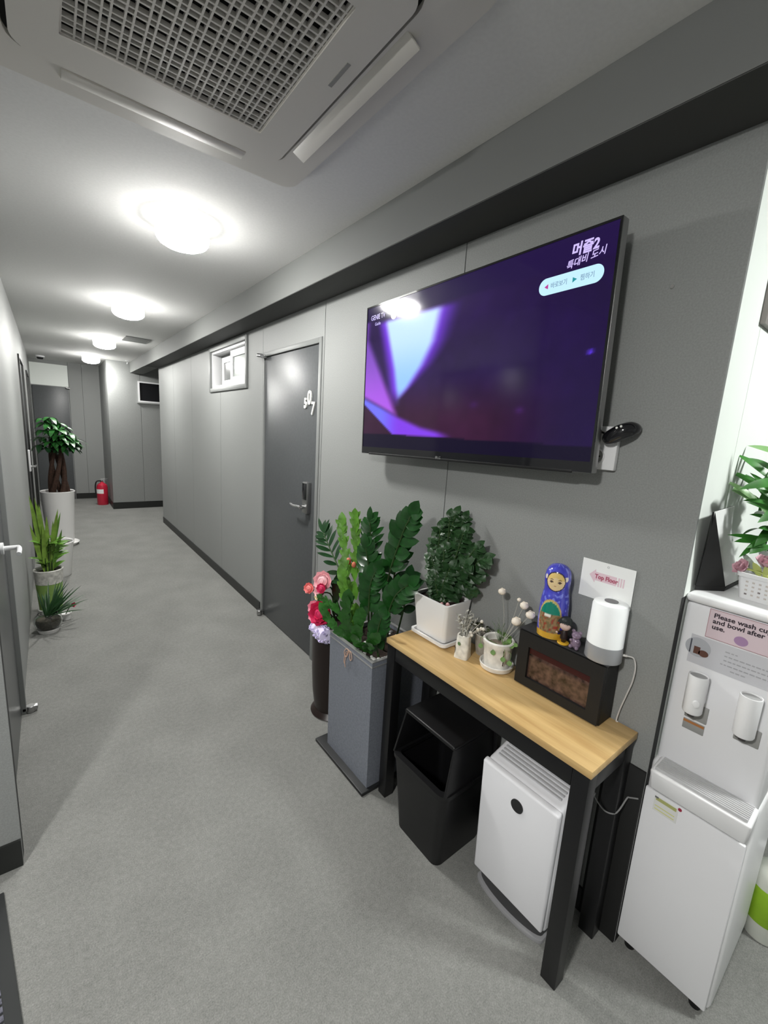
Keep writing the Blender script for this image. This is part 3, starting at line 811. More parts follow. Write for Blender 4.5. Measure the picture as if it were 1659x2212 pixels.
mb = MB(); mb.prism([(-0.212 + 0.03 * (1 - math.cos(t)), 0.601 + 0.118 * math.sin(t)) for t in [(-1 + 2 * i / 16) * PI / 2 for i in range(17)]] + [(-0.03, 0.719), (-0.03, 0.483)], 0.014, 0.052); mb.build('dark_plinth', mat('plinth_grey', (0.05, 0.05, 0.052), 0.4), pu)
mb = MB(); mb.prism([(-0.222 + 0.03 * (1 - math.cos(t)), 0.601 + 0.126 * math.sin(t)) for t in [(-1 + 2 * i / 16) * PI / 2 for i in range(17)]] + [(-0.022, 0.727), (-0.022, 0.475)], 0.0, 0.013, bev=0.003); mb.build('base_plate', mat('base_grey', (0.30, 0.30, 0.31), 0.35), pu)
mb = MB()
for i in range(11):
    x = -0.180 + i * 0.0135; z = 0.4815 + (x + 0.205) / 0.185 * 0.052
    mb.box(x, x + 0.007, 0.490, 0.712, z - 0.002, z + 0.003)
mb.build('vent_grille', mat('vent_grey', (0.52, 0.52, 0.54), 0.5), pu, smooth=0)
mb = MB(); mb.quad_box([(-0.108, 0.480, 0.518), (-0.022, 0.480, 0.541), (-0.022, 0.700, 0.541), (-0.108, 0.700, 0.518)], [(-0.108, 0.480, 0.520), (-0.022, 0.480, 0.543), (-0.022, 0.700, 0.543), (-0.108, 0.700, 0.520)]); mb.build('cardboard_sheet', mat('cardboard', (0.33, 0.27, 0.18), 0.85, noise=(40, 0.2)), label='crumpled beige card lying on the air purifier', cat='card')
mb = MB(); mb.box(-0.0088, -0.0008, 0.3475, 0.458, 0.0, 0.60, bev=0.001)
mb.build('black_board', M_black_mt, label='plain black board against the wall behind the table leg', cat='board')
cd = thing('drooping_cable', 'thin grey power cable drooping between the table leg and water dispenser', 'cable', (-0.04, 0.41, 0.448))
mb = MB(); mb.tube([(-0.062, 0.452, 0.475), (-0.060, 0.43, 0.455), (-0.058, 0.410, 0.448), (-0.050, 0.388, 0.460), (-0.020, 0.378, 0.500), (-0.018, 0.372, 0.506), (-0.014, 0.352, 0.516)], 0.0022, n=8, sub=5); mb.build('wire', mat('cord_grey', (0.22, 0.22, 0.22), 0.5), cd)
mb = MB(); mb.box(-0.067, -0.055, 0.449, 0.459, 0.471, 0.481, bev=0.001); mb.build('plug_end', M_white_pl, cd)
# ------------------------------------------------------------------ plant helpers
M_zz = mat('leaf_dark_glossy', (0.012, 0.066, 0.012), 0.22, coat=0.25, noise=(25, 0.3))
M_zz2 = mat('leaf_deep_green', (0.009, 0.042, 0.011), 0.3, noise=(25, 0.3))
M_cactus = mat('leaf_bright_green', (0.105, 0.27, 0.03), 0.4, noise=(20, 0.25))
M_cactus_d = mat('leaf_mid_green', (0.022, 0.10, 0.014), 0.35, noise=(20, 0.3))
M_curly = mat('leaf_curly_green', (0.018, 0.055, 0.016), 0.4, noise=(60, 0.35))
M_stalk = mat('stalk_green', (0.035, 0.075, 0.02), 0.5)
M_bark = mat('bark_brown', (0.045, 0.022, 0.014), 0.85, noise=(60, 0.4), bump=(90, 0.8))

def path_at(pts, t):
    t = max(0, min(0.9999, t)) * (len(pts) - 1); i = int(t)
    return pts[i].lerp(pts[i + 1], t - i), (pts[i + 1] - pts[i]).normalized()

def leafy_stem(parent, path, n=9, L=0.075, W=0.034, face=(-0.85, -0.5, 0.25), ang=0.9, t0=0.3, m=None, nm='leafy_stem', taper=0.35, droop=0.15, stem_r=0.005, rnd=0.12, wave=0.0, tipleaf=True):
    pts = smooth_path([Vector(p) for p in path], 8)
    mb = MB(); mb.tube(pts, [stem_r, stem_r * 0.5], n=6, mi=1)
    fz = Vector(face).normalized()
    for k in range(n):
        t = t0 + (1 - t0) * k / max(1, n - 1) * 0.97
        p, d = path_at(pts, t)
        s = d.cross(fz).normalized()
        for sg in (-1, 1):
            a = ang * random.uniform(0.85, 1.12) * (1 - 0.35 * (t - t0))
            l = L * (1 - taper * abs(2 * (t - t0) / (1 - t0) - 0.8)) * random.uniform(0.9, 1.1)
            ld = (d * math.cos(a) + s * sg * math.sin(a) + fz * random.uniform(-rnd, rnd)).normalized()
            mb.leaf(p + d * (0.012 * sg), ld, fz + Vector((random.uniform(-.3, .3), random.uniform(-.3, .3), random.uniform(-.1, .4))), l, W * random.uniform(0.85, 1.15), droop=droop, wave=wave)
    if tipleaf:
        p, d = path_at(pts, 0.999)
        mb.leaf(p, d, fz, L * 0.85, W, droop=droop)
    return mb.build(nm, [m or M_zz, M_stalk], parent, smooth=60)

def flower(mb, c, r, axis, layers=4, n=7, mi=0):
    c = Vector(c); ax = Vector(axis).normalized(); u = ax.orthogonal().normalized(); v = ax.cross(u)
    for k in range(layers):
        tilt = 0.25 + 0.95 * k / max(1, layers - 1)
        for i in range(n):
            a = 2 * PI * (i + 0.5 * (k % 2)) / n + random.uniform(-.12, .12)
            rad = u * math.cos(a) + v * math.sin(a)
            d = (ax * math.cos(tilt) + rad * math.sin(tilt)).normalized()
            mb.leaf(c - ax * r * 0.35, d, ax - rad * 0.3, r * (0.85 + 0.3 * k / layers), r * 0.95, droop=-0.35, cup=0.3, n=5, mi=mi, tip=0.86)
    return mb

# ------------------------------------------------------------------ tall grey planter
M_plant_g = mat('planter_slate', (0.185, 0.20, 0.235), 0.5, noise=(120, 0.15))
pl = thing('tall_planter', 'tall square slate grey planter with a twine bow and mixed green plants', 'plant', (-0.165, 1.405, 0))
PZ = 0.592
mb = MB(); mb.box(-0.345, -0.005, 1.222, 1.622, 0.0, 0.016, bev=0.003); mb.build('base_plate', mat('plate_dark', (0.014, 0.015, 0.016), 0.4), pl)
mb = MB()
bo = [(-0.312, 1.236), (-0.018, 1.236), (-0.018, 1.562), (-0.312, 1.562)]; to = [(-0.316, 1.240), (-0.014, 1.240), (-0.014, 1.570), (-0.316, 1.570)]
ti = [(-0.304, 1.252), (-0.026, 1.252), (-0.026, 1.558), (-0.304, 1.558)]
bxp(mb, bo, 0.0165, to, PZ); ring_prism(mb, to, ti, PZ - 0.06, PZ)
mb.build('pot', M_plant_g, pl, smooth=20)
mb = MB(); ring_prism(mb, [(-0.3175, 1.2385), (-0.0125, 1.2385), (-0.0125, 1.5715), (-0.3175, 1.5715)], [(-0.3165, 1.2395), (-0.0135, 1.2395), (-0.0135, 1.5705), (-0.3165, 1.5705)], PZ - 0.022, PZ - 0.016); ring_prism(mb, [(-0.3175, 1.2385), (-0.0125, 1.2385), (-0.0125, 1.5715), (-0.3175, 1.5715)], [(-0.303, 1.253), (-0.027, 1.253), (-0.027, 1.557), (-0.303, 1.557)], PZ + 0.0005, PZ + 0.004)
mb.build('silver_rim', mat('rim_silver', (0.5, 0.5, 0.5), 0.3, metal=0.6), pl)
mb = MB(); mb.box(-0.3035, -0.0265, 1.2525, 1.5575, PZ - 0.05, PZ - 0.018); mb.build('soil', M_soil, pl)
mb = MB()
for i in range(40):
    e = random.choice(((-0.30, -0.26, 1.26, 1.55), (-0.30, -0.04, 1.255, 1.29), (-0.30, -0.04, 1.25, 1.55)))
    r = random.uniform(0.005, 0.010)
    mb.sphere((random.uniform(e[0], e[1]), random.uniform(e[2], e[3]), PZ - 0.017), (r * 1.4, r * 1.2, r * 0.8), seg=8, rings=6, mi=1 if random.random() < 0.5 else 0)
mb.sphere((-0.287, 1.500, PZ - 0.006), (0.016, 0.02, 0.012), seg=12, rings=8, mi=1); mb.sphere((-0.285, 1.275, PZ - 0.008), (0.013, 0.018, 0.009), seg=12, rings=8, mi=1)
mb.build('pebbles', [mat('pebble_grey', (0.12, 0.12, 0.12), 0.5), mat('pebble_white', (0.75, 0.75, 0.73), 0.4)], pl, kind='stuff')
M_twine = mat('twine', (0.55, 0.36, 0.27), 0.8)
mb = MB()
bx, by, bz = -0.3215, 1.400, PZ - 0.018
for sg in (-1, 1):
    mb.tube([(bx, by, bz), (bx - 0.004, by + sg * 0.018, bz + 0.004), (bx - 0.006, by + sg * 0.030, bz - 0.018), (bx - 0.004, by + sg * 0.016, bz - 0.034), (bx, by + sg * 0.002, bz - 0.002)], 0.0018, n=6, sub=5)
mb.tube([(bx, by, bz), (bx - 0.003, by + 0.014, bz - 0.02), (bx - 0.003, by + 0.026, bz - 0.06), (bx - 0.002, by + 0.022, bz - 0.085)], 0.0018, n=6, sub=4)
mb.tube([(bx, by, bz), (bx - 0.003, by + 0.022, bz - 0.015), (bx - 0.003, by + 0.034, bz - 0.055), (bx - 0.002, by + 0.030, bz - 0.072)], 0.0018, n=6, sub=4)
mb.build('twine_bow', M_twine, pl)
Z0 = PZ - 0.02
leafy_stem(pl, [(-0.15, 1.38, Z0), (-0.17, 1.36, 0.85), (-0.19, 1.27, 1.08), (-0.20, 1.205, 1.195)], n=7, L=0.088, W=0.052, t0=0.45, nm='zz_stem')
leafy_stem(pl, [(-0.18, 1.50, Z0), (-0.18, 1.66, 0.76), (-0.18, 1.82, 0.90), (-0.18, 1.90, 0.975)], n=9, L=0.115, W=0.022, t0=0.38, ang=0.95, nm='zz_stem', m=M_zz2, rnd=0.05)
leafy_stem(pl, [(-0.14, 1.45, Z0), (-0.14, 1.50, 0.85), (-0.15, 1.52, 1.02), (-0.16, 1.52, 1.105)], n=9, L=0.085, W=0.030, t0=0.35, nm='zz_stem')
leafy_stem(pl, [(-0.13, 1.38, Z0), (-0.12, 1.38, 0.82), (-0.12, 1.36, 0.98), (-0.13, 1.335, 1.06)], n=8, L=0.088, W=0.044, t0=0.3, nm='zz_stem')
leafy_stem(pl, [(-0.19, 1.33, Z0), (-0.21, 1.29, 0.75), (-0.22, 1.24, 0.86), (-0.22, 1.17, 0.93)], n=7, L=0.085, W=0.046, t0=0.4, nm='zz_stem')
leafy_stem(pl, [(-0.22, 1.40, Z0), (-0.23, 1.40, 0.75), (-0.25, 1.37, 0.87), (-0.26, 1.33, 0.94)], n=8, L=0.085, W=0.042, t0=0.3, nm='zz_stem')
leafy_stem(pl, [(-0.17, 1.44, Z0), (-0.17, 1.47, 0.78), (-0.18, 1.49, 0.92), (-0.19, 1.50, 0.99)], n=8, L=0.085, W=0.042, t0=0.25, nm='zz_stem')
leafy_stem(pl, [(-0.10, 1.36, Z0), (-0.09, 1.33, 0.74), (-0.10, 1.30, 0.85), (-0.11, 1.285, 0.90)], n=7, L=0.085, W=0.044, t0=0.3, nm='zz_stem', m=M_zz2)
leafy_stem(pl, [(-0.24, 1.30, Z0), (-0.27, 1.28, 0.66), (-0.28, 1.26, 0.73), (-0.285, 1.24, 0.78)], n=6, L=0.07, W=0.042, t0=0.2, nm='zz_stem')
def cactus(parent, path, n, L, W, m, face=(-0.8, -0.5, 0.2)):
    pts = smooth_path([Vector(p) for p in path], 8); mb = MB(); fz = Vector(face)
    for k in range(n):
        p, d = path_at(pts, k / n)
        mb.leaf(p, d + Vector((random.uniform(-.08, .08), random.uniform(-.1, .1), random.uniform(-.05, .05))), fz + Vector((random.uniform(-.3, .3), random.uniform(-.3, .3), 0)), L * random.uniform(0.95, 1.2), W * random.uniform(0.8, 1.15), cup=0.12, wave=0.07, n=9)
        s = d.cross(fz).normalized()
        for sg in (-1, 1):
            mb.leaf(p + d * L * 0.35, d * 0.75 + s * sg * 0.6, fz, L * 0.55, W * 0.5, cup=0.1)
    return mb.build('cactus_stem', m, parent, smooth=60)
cactus(pl, [(-0.22, 1.53, Z0), (-0.21, 1.60, 0.80), (-0.20, 1.66, 0.96), (-0.20, 1.69, 1.05)], 8, 0.085, 0.042, M_cactus)
cactus(pl, [(-0.20, 1.50, Z0), (-0.20, 1.56, 0.82), (-0.19, 1.58, 1.0), (-0.19, 1.595, 1.10)], 9, 0.085, 0.040, M_cactus)
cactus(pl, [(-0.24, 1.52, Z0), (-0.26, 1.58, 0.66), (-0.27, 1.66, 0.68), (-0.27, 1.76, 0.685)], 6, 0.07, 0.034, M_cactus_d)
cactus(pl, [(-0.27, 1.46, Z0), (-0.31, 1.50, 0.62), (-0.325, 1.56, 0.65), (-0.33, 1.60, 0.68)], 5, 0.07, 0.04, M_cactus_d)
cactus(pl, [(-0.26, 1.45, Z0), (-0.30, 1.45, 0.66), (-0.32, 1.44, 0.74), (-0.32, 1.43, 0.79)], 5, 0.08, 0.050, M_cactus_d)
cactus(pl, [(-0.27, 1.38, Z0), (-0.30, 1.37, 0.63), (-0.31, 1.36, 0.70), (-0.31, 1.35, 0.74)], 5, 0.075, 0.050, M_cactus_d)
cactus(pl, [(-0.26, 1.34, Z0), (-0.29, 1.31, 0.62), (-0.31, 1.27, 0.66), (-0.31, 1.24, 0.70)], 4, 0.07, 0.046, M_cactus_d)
cactus(pl, [(-0.24, 1.50, Z0), (-0.26, 1.53, 0.72), (-0.27, 1.55, 0.82), (-0.26, 1.57, 0.90)], 6, 0.08, 0.046, M_cactus)
M_bud = mat('bud_coral', (0.62, 0.17, 0.10), 0.5)
for c, r in (((-0.23, 1.575, 0.915), 0.013), ((-0.22, 1.545, 0.905), 0.011)):
    mb = MB(); mb.sphere(c, (r, r, r * 1.3), seg=12, rings=8); mb.build('flower_bud', M_bud, pl)

# ------------------------------------------------------------------ brown floor vase with flowers
vs = thing('floor_vase', 'tall dark brown floor vase holding pink peonies and lilac blossom', 'vase', (-0.145, 1.795, 0))
mb = MB(); mb.lathe([(0, 0.0), (0.112, 0.0), (0.118, 0.006), (0.110, 0.016), (0.098, 0.03), (0.102, 0.06), (0.112, 0.14), (0.118, 0.26), (0.120, 0.38), (0.122, 0.47), (0.125, 0.485), (0.118, 0.487), (0.112, 0.46), (0, 0.44)], (-0.145, 1.795, 0), n=48)
mb.build('vase_body', mat('vase_brown', (0.014, 0.007, 0.006), 0.35), vs)
M_pk = [mat('petal_light_pink', (0.90, 0.52, 0.56), 0.6), mat('petal_deep_pink', (0.66, 0.03, 0.12), 0.55), mat('petal_coral', (0.88, 0.28, 0.27), 0.6), mat('petal_lilac', (0.74, 0.68, 0.90), 0.6), mat('petal_rose', (0.86, 0.36, 0.46), 0.6), mat('petal_cream', (0.72, 0.62, 0.38), 0.6)]
ax = (-0.8, -0.5, 0.3)
for nm, c, r, mi, ly in (('peony', (-0.235, 1.78, 0.755), 0.061, 0, 4), ('rose_bud', (-0.27, 1.74, 0.735), 0.031, 1, 3), ('coral_bloom', (-0.225, 1.945, 0.660), 0.036, 2, 4), ('peony', (-0.255, 1.755, 0.598), 0.074, 1, 5), ('rose_bloom', (-0.225, 1.880, 0.575), 0.044, 4, 4), ('rose_bloom', (-0.235, 1.865, 0.535), 0.038, 4, 4), ('rose_bloom', (-0.25, 1.81, 0.545), 0.033, 4, 3), ('pale_bloom', (-0.25, 1.79, 0.700), 0.038, 0, 3), ('cream_bloom', (-0.21, 1.875, 0.635), 0.026, 5, 3)):
    mb = MB(); flower(mb, c, r, ax, layers=ly, n=9); mb.sphere(c, r * 0.6, seg=12, rings=8)
    mb.tube([Vector(c) + Vector((0.012, 0, -0.01)), Vector((-0.17, 1.80, c[2] - 0.05)), Vector((-0.145, 1.795, 0.445))], 0.004, n=6, sub=4, mi=1)
    mb.build(nm, [M_pk[mi], M_stalk], vs, smooth=60)
mb = MB()
for i in range(130):
    a = random.uniform(0, 2 * PI); b = random.uniform(-1, 1)
    t = random.random()
    cen = Vector((-0.255, 1.80, 0.498)).lerp(Vector((-0.285, 1.655, 0.520)), t)
    dv = Vector((math.cos(a) * math.sqrt(1 - b * b), math.sin(a) * math.sqrt(1 - b * b), b))
    p = cen + dv * 0.036
    flower(mb, p, 0.015, dv, layers=1, n=4)
mb.tube([(-0.255, 1.80, 0.498), (-0.285, 1.655, 0.520)], 0.034, n=14); mb.build('lilac_cluster', M_pk[3], vs, smooth=60)
mb = MB(); mb.leaf((-0.15, 1.79, 0.62), (-0.2, -0.2, 0.95), (-0.8, -0.5, 0), 0.17, 0.05, droop=0.1); mb.leaf((-0.15, 1.77, 0.55), (-0.35, -0.35, 0.7), (-0.8, -0.5, 0), 0.14, 0.05, droop=0.1); mb.build('green_leaf', M_zz2, vs, smooth=60)

# ------------------------------------------------------------------ things on the table
wp = thing('potted_plant', 'dark curly-leaved plant in a square white pot on the table', 'plant', (-0.078, 1.115, TT))
mb = MB()
b4 = rrect(-0.136, -0.018, 1.036, 1.196, 0.014); t4 = rrect(-0.152, -0.008, 1.020, 1.212, 0.014); i4 = rrect(-0.144, -0.016, 1.028, 1.204, 0.010)
bxp(mb, b4, TT + 0.0145, t4, 0.878); ring_prism(mb, t4, i4, 0.8745, 0.8785); mb.build('square_pot', M_white_ce, wp, smooth=40)
mb = MB(); bxp(mb, rrect(-0.146, -0.012, 1.028, 1.204, 0.018), TT + 0.0005, rrect(-0.154, -0.006, 1.018, 1.214, 0.02), TT + 0.016); ring_prism(mb, rrect(-0.154, -0.006, 1.018, 1.214, 0.02), rrect(-0.146, -0.014, 1.028, 1.204, 0.016), TT + 0.006, TT + 0.017); mb.build('saucer', M_white_ce, wp, smooth=40)
mb = MB(); mb.box(-0.1435, -0.0165, 1.0285, 1.2035, 0.842, 0.864); mb.build('soil', M_soil, wp)
mb = MB(); mb.sphere((-0.118, 1.048, 0.872), (0.007, 0.009, 0.009), seg=10, rings=6); mb.sphere((-0.122, 1.075, 0.868), 0.006, seg=8, rings=6); mb.build('pink_stone', mat('stone_pink', (0.55, 0.30, 0.30), 0.5), wp)
def curly(base, tip, bend, n=13, L=0.040, W=0.03):
    base, tip = Vector(base), Vector(tip); mid = base.lerp(tip, 0.55) + Vector(bend)
    leafy_stem(wp, [base, mid, tip], n=n, L=L, W=W, t0=0.12, ang=1.15, m=M_curly, nm='curly_stem', droop=0.8, stem_r=0.004, rnd=0.6, wave=0.16, taper=0.2, face=(-0.7, -0.4, 0.6))
for i, (tp, bd) in enumerate((((-0.08, 1.085, 1.215), (0, 0.01, 0.02)), ((-0.09, 1.105, 1.20), (0, 0, 0.0)), ((-0.06, 1.06, 1.20), (0, 0, 0.01)), ((-0.10, 1.14, 1.15), (0, 0.01, 0)), ((-0.09, 1.175, 1.10), (0, 0.01, 0.02)), ((-0.11, 1.165, 1.04), (0, 0, 0.02)), ((-0.10, 1.02, 1.16), (0, -0.01, 0.02)), ((-0.09, 0.965, 1.115), (0, -0.02, 0.04)), ((-0.08, 0.930, 1.085), (0, -0.03, 0.05)), ((-0.11, 0.985, 1.05), (0, -0.02, 0.03)), ((-0.06, 0.97, 1.01), (0, -0.02, 0.04)), ((-0.12, 1.09, 1.08), (-0.01, 0, 0)), ((-0.12, 1.05, 1.02), (-0.01, 0, 0)), ((-0.12, 1.12, 0.98), (-0.01, 0, 0)), ((-0.05, 1.10, 1.10), (0.01, 0, 0)), ((-0.06, 0.995, 0.945), (0, -0.01, 0.03)), ((-0.10, 1.15, 0.95), (0, 0.01, 0.02)))):
    curly((-0.08 + random.uniform(-.02, .02), 1.11 + random.uniform(-.03, .03), 0.86), tp, bd)

# small vase with dried stems
M_birch = mat('pot_birch_white', (0.76, 0.74, 0.68), 0.6, noise=(45, 0.22))
sv = thing('small_vase', 'slim birch-pattern vase of grey dried stems in front of the square white pot', 'vase', (-0.122, 0.950, TT))
mb = MB(); M8 = Matrix.Translation((-0.122, 0.950, TT)) @ Matrix.Rotation(0.35, 4, 'Z'); mb.M = M8
bxp(mb, rrect(-0.026, 0.026, -0.026, 0.026, 0.010), 0.0005, rrect(-0.023, 0.023, -0.023, 0.023, 0.016), 0.086); ring_prism(mb, rrect(-0.023, 0.023, -0.023, 0.023, 0.016), rrect(-0.018, 0.018, -0.018, 0.018, 0.012), 0.06, 0.087); mb.build('vase_body', M_birch, sv, smooth=40)
mb = MB(M8); mb.prism(rrect(-0.0175, 0.0175, -0.0175, 0.0175, 0.012), 0.062, 0.074); mb.build('soil', M_soil, sv)
mb = MB(WALLF(0.953, TT + 0.06, -0.150)); mb.cyl((0.006, 0.000, 0), (0.006, 0.0, 0.0012), 0.0065, n=16); mb.build('green_spot', mat('spot_green', (0.10, 0.20, 0.08), 0.6), sv)
mb = MB(WALLF(0.953, TT + 0.03, -0.150)); mb.box(-0.010, -0.0085, -0.012, 0.012, 0, 0.001); mb.box(-0.016, -0.009, 0.008, 0.0095, 0, 0.001); mb.build('painted_twig', M_seam_shade, sv, smooth=0)
M_dry = mat('dried_grey', (0.46, 0.45, 0.40), 0.9); M_dryw = mat('dried_white', (0.74, 0.70, 0.62), 0.9)
for i in range(16):
    a = random.uniform(0, 2 * PI); r = random.uniform(0.01, 0.05); h = random.uniform(0.045, 0.095) * (1.25 - r * 8)
    b = Vector((-0.122 + 0.010 * math.cos(a), 0.950 + 0.010 * math.sin(a), TT + 0.074)); t = Vector((-0.115 + r * 0.6 * math.cos(a), 0.952 + r * math.sin(a), TT + 0.085 + h))
    mb = MB(); pts = smooth_path([b, b.lerp(t, 0.5) + Vector((0, 0, 0.01)), t], 5); mb.tube(pts, 0.0009, n=5)
    for k in range(9):
        p, d = path_at(pts, 0.3 + 0.08 * k)
        mb.leaf(p, Vector((random.uniform(-1, 1), random.uniform(-1, 1), random.uniform(0.0, 1.1))), (random.uniform(-1, 1), random.uniform(-1, 1), 1), 0.014, 0.006, n=3)
    mb.build('dried_stem', M_dry, sv, smooth=60)
for c in ((-0.100, 0.895, TT + 0.155), (-0.105, 0.905, TT + 0.122), (-0.10, 0.895, TT + 0.128), (-0.10, 0.885, TT + 0.130), (-0.118, 0.925, TT + 0.105), (-0.140, 0.955, TT + 0.080), (-0.136, 0.938, TT + 0.084), (-0.118, 0.920, TT + 0.096)):
    mb = MB(); mb.sphere(c, 0.0062, seg=10, rings=7)
    mb.tube([c, Vector(c).lerp(Vector((-0.118, 0.945, TT + 0.07)), 0.6) + Vector((0, 0, 0.005)), (-0.120, 0.945, TT + 0.07)], 0.0007, n=5, sub=3); mb.build('white_berry', M_dryw, sv)
# second small grey pot behind
gp = thing('small_pot', 'small grey pot of withered trailing stems between vase and round pot', 'plant', (-0.036, 0.925, TT))
mb = MB(); mb.lathe([(0, 0.0005), (0.026, 0.0005), (0.030, 0.03), (0.033, 0.078), (0.030, 0.080), (0.028, 0.066), (0, 0.064)], (-0.036, 0.925, TT), n=28); mb.build('pot', mat('pot_grey', (0.34, 0.31, 0.27), 0.7, noise=(40, 0.25)), gp)
for i in range(9):
    a = random.uniform(0, 2 * PI); b = Vector((-0.05, 0.935, TT + 0.066)); t = b + Vector((0.035 * math.cos(a), 0.055 * math.sin(a), random.uniform(0.012, 0.05)))
    mb = MB(); pts = smooth_path([b, b.lerp(t, 0.5) + Vector((0, 0, 0.028)), t], 5); mb.tube(pts, 0.0012, n=5, mi=1)
    for k in range(5):
        p, d = path_at(pts, 0.35 + 0.13 * k); mb.leaf(p, Vector((random.uniform(-1, 1), random.uniform(-1, 1), random.uniform(-0.3, 0.5))), (0, 0, 1), 0.016, 0.010, n=3)
    mb.build('withered_stem', [mat('withered_green', (0.06, 0.075, 0.03), 0.7), M_dry], gp, smooth=60)

rp = thing('round_potted_plant', 'round white-washed pot on a saucer with a small creeper and cream dried flowers', 'plant', (-0.072, 0.835, TT))
RC = (-0.072, 0.835, TT)
mb = MB(); mb.lathe([(0, 0.0005), (0.046, 0.0005), (0.056, 0.004), (0.060, 0.020), (0.056, 0.021), (0.051, 0.010), (0, 0.008)], RC, n=40); mb.build('saucer', mat('saucer_white', (0.82, 0.80, 0.76), 0.5, noise=(30, 0.12)), rp)
mb = MB(); mb.lathe([(0, 0.0085), (0.040, 0.0085), (0.045, 0.012), (0.0475, 0.05), (0.049, 0.085), (0.054, 0.092), (0.055, 0.106), (0.050, 0.110), (0.045, 0.106), (0.044, 0.085), (0, 0.083)], RC, n=40); mb.build('round_pot', mat('pot_whitewash', (0.80, 0.78, 0.73), 0.6, noise=(28, 0.20)), rp)
mb = MB(); mb.lathe([(0.0435, 0.084), (0.03, 0.090), (0.012, 0.095), (0, 0.096)], RC, n=28); mb.build('stone', mat('stone_brown', (0.20, 0.165, 0.125), 0.85, noise=(60, 0.4), bump=(90, 0.9)), rp)
M_creep = mat('creeper_green', (0.13, 0.24, 0.06), 0.5, noise=(60, 0.25))
for i in range(12):
    a = random.uniform(-2.0, 0.6); r = random.uniform(0.025, 0.056)
    c = Vector((RC[0] + r * math.cos(a + 0.3), RC[1] + r * math.sin(a + 0.3), TT + 0.106 - (0.02 if r > 0.054 else 0) + random.uniform(-.004, .008)))
    mb = MB(); nrm = Vector((-0.6, -0.4, 0.8)); mb.leaf(c, Vector((random.uniform(-1, .2), random.uniform(-1, .4), random.uniform(-.3, .3))), nrm, 0.019, 0.017, n=5)
    mb.tube([c, c.lerp(Vector((RC[0], RC[1] - 0.02, TT + 0.09)), 0.6) + Vector((0, 0, 0.006)), (RC[0], RC[1] - 0.015, TT + 0.088)], 0.0008, n=5, sub=3); mb.build('creeper_leaf', M_creep, rp, smooth=60)
for c in ((RC[0] - 0.05, RC[1] - 0.015, TT + 0.086), (RC[0] - 0.055, RC[1] + 0.035, TT + 0.09), (RC[0] - 0.042, RC[1] - 0.052, TT + 0.075), (RC[0] - 0.02, RC[1] - 0.064, TT + 0.06)):
    mb = MB(); mb.leaf(c, (-0.2, -0.3, -0.9), (-0.85, -0.45, 0.2), 0.018, 0.018, n=5); mb.tube([c, Vector(c) + Vector((0.012, 0.005, 0.02)), (RC[0] - 0.02, RC[1] - 0.02, TT + 0.094)], 0.0008, n=5, sub=3); mb.build('creeper_leaf', M_creep, rp, smooth=60)
mb = MB()
for k in range(5):
    a = 2.1 + k * 0.35; p0 = (RC[0] + 0.0475 * math.cos(a), RC[1] + 0.0475 * math.sin(a), TT + 0.095)
mb.tube([(RC[0] - 0.032, RC[1] - 0.046, TT + 0.09), (RC[0] - 0.034, RC[1] - 0.050, TT + 0.06), (RC[0] - 0.031, RC[1] - 0.047, TT + 0.035)], 0.0016, n=6, sub=3); mb.build('bark_line', M_bark, rp)
M_cream = mat('dried_cream', (0.84, 0.76, 0.65), 0.8)
for c, r in (((-0.068, 0.848, 0.984), 0.0156), ((-0.066, 0.757, 0.965), 0.0169), ((-0.066, 0.730, 0.942), 0.0181), ((-0.068, 0.778, 0.900), 0.0194), ((-0.066, 0.779, 0.978), 0.008)):
    mb = MB(); flower(mb, c, r, (-0.6, -0.3, 0.8), layers=3, n=6); mb.sphere(c, (r * 0.85, r * 0.85, r * 0.7), seg=12, rings=8)
    b = Vector((RC[0] + 0.01, RC[1] - 0.005, TT + 0.09)); mb.tube([c, Vector(c).lerp(b, 0.5) + Vector((0.012, 0, 0.004)), b], 0.0009, n=5, sub=4, mi=1); mb.build('dried_flower', [M_cream, M_dry], rp, smooth=60)
mb = MB()
for i in range(14):
    b = Vector((RC[0] + 0.012, RC[1] + 0.01, TT + 0.09)); t = b + Vector((random.uniform(-.02, .02), random.uniform(-.035, .03), random.uniform(0.05, 0.085))); mb.tube([b, b.lerp(t, 0.5) + Vector((random.uniform(-.01, .01), 0, 0.01)), t], 0.0006, n=4, sub=3)
mb.build('wispy_stems', mat('wisp_green', (0.16, 0.22, 0.13), 0.7), rp)

# electric fireplace
ht = thing('electric_fireplace', 'black miniature electric fireplace heater standing on the pine table', 'heater', (-0.046, 0.604, TT))
HZ = 0.899
mb = MB(); hx0, hx1, hy0, hy1 = -0.086, -0.006, 0.463, 0.745
mb.box(hx0 + 0.004, hx1, hy0, hy1, TT + 0.0005, HZ - 0.004, bev=0.002); mb.build('cabinet', M_black_mt, ht)
mb = MB(); mb.box(hx0 - 0.004, hx1, hy0 - 0.003, hy1 + 0.003, HZ - 0.0035, HZ + 0.0005, bev=0.0015); mb.build('top_board', mat('heater_top', (0.03, 0.03, 0.032), 0.3), ht)
mb = MB(WALLF((hy0 + hy1) / 2, (TT + HZ) / 2, hx0 + 0.0038)); W2, H2 = (hy1 - hy0) / 2 - 0.002, (HZ - TT) / 2 - 0.005
ring_prism(mb, [(-W2, -H2), (W2, -H2), (W2, H2), (-W2, H2)], [(-W2 + 0.038, -H2 + 0.030), (W2 - 0.036, -H2 + 0.030), (W2 - 0.036, H2 - 0.046), (-W2 + 0.038, H2 - 0.046)], 0, 0.012); mb.build('front_frame', M_black_mt, ht, smooth=0)
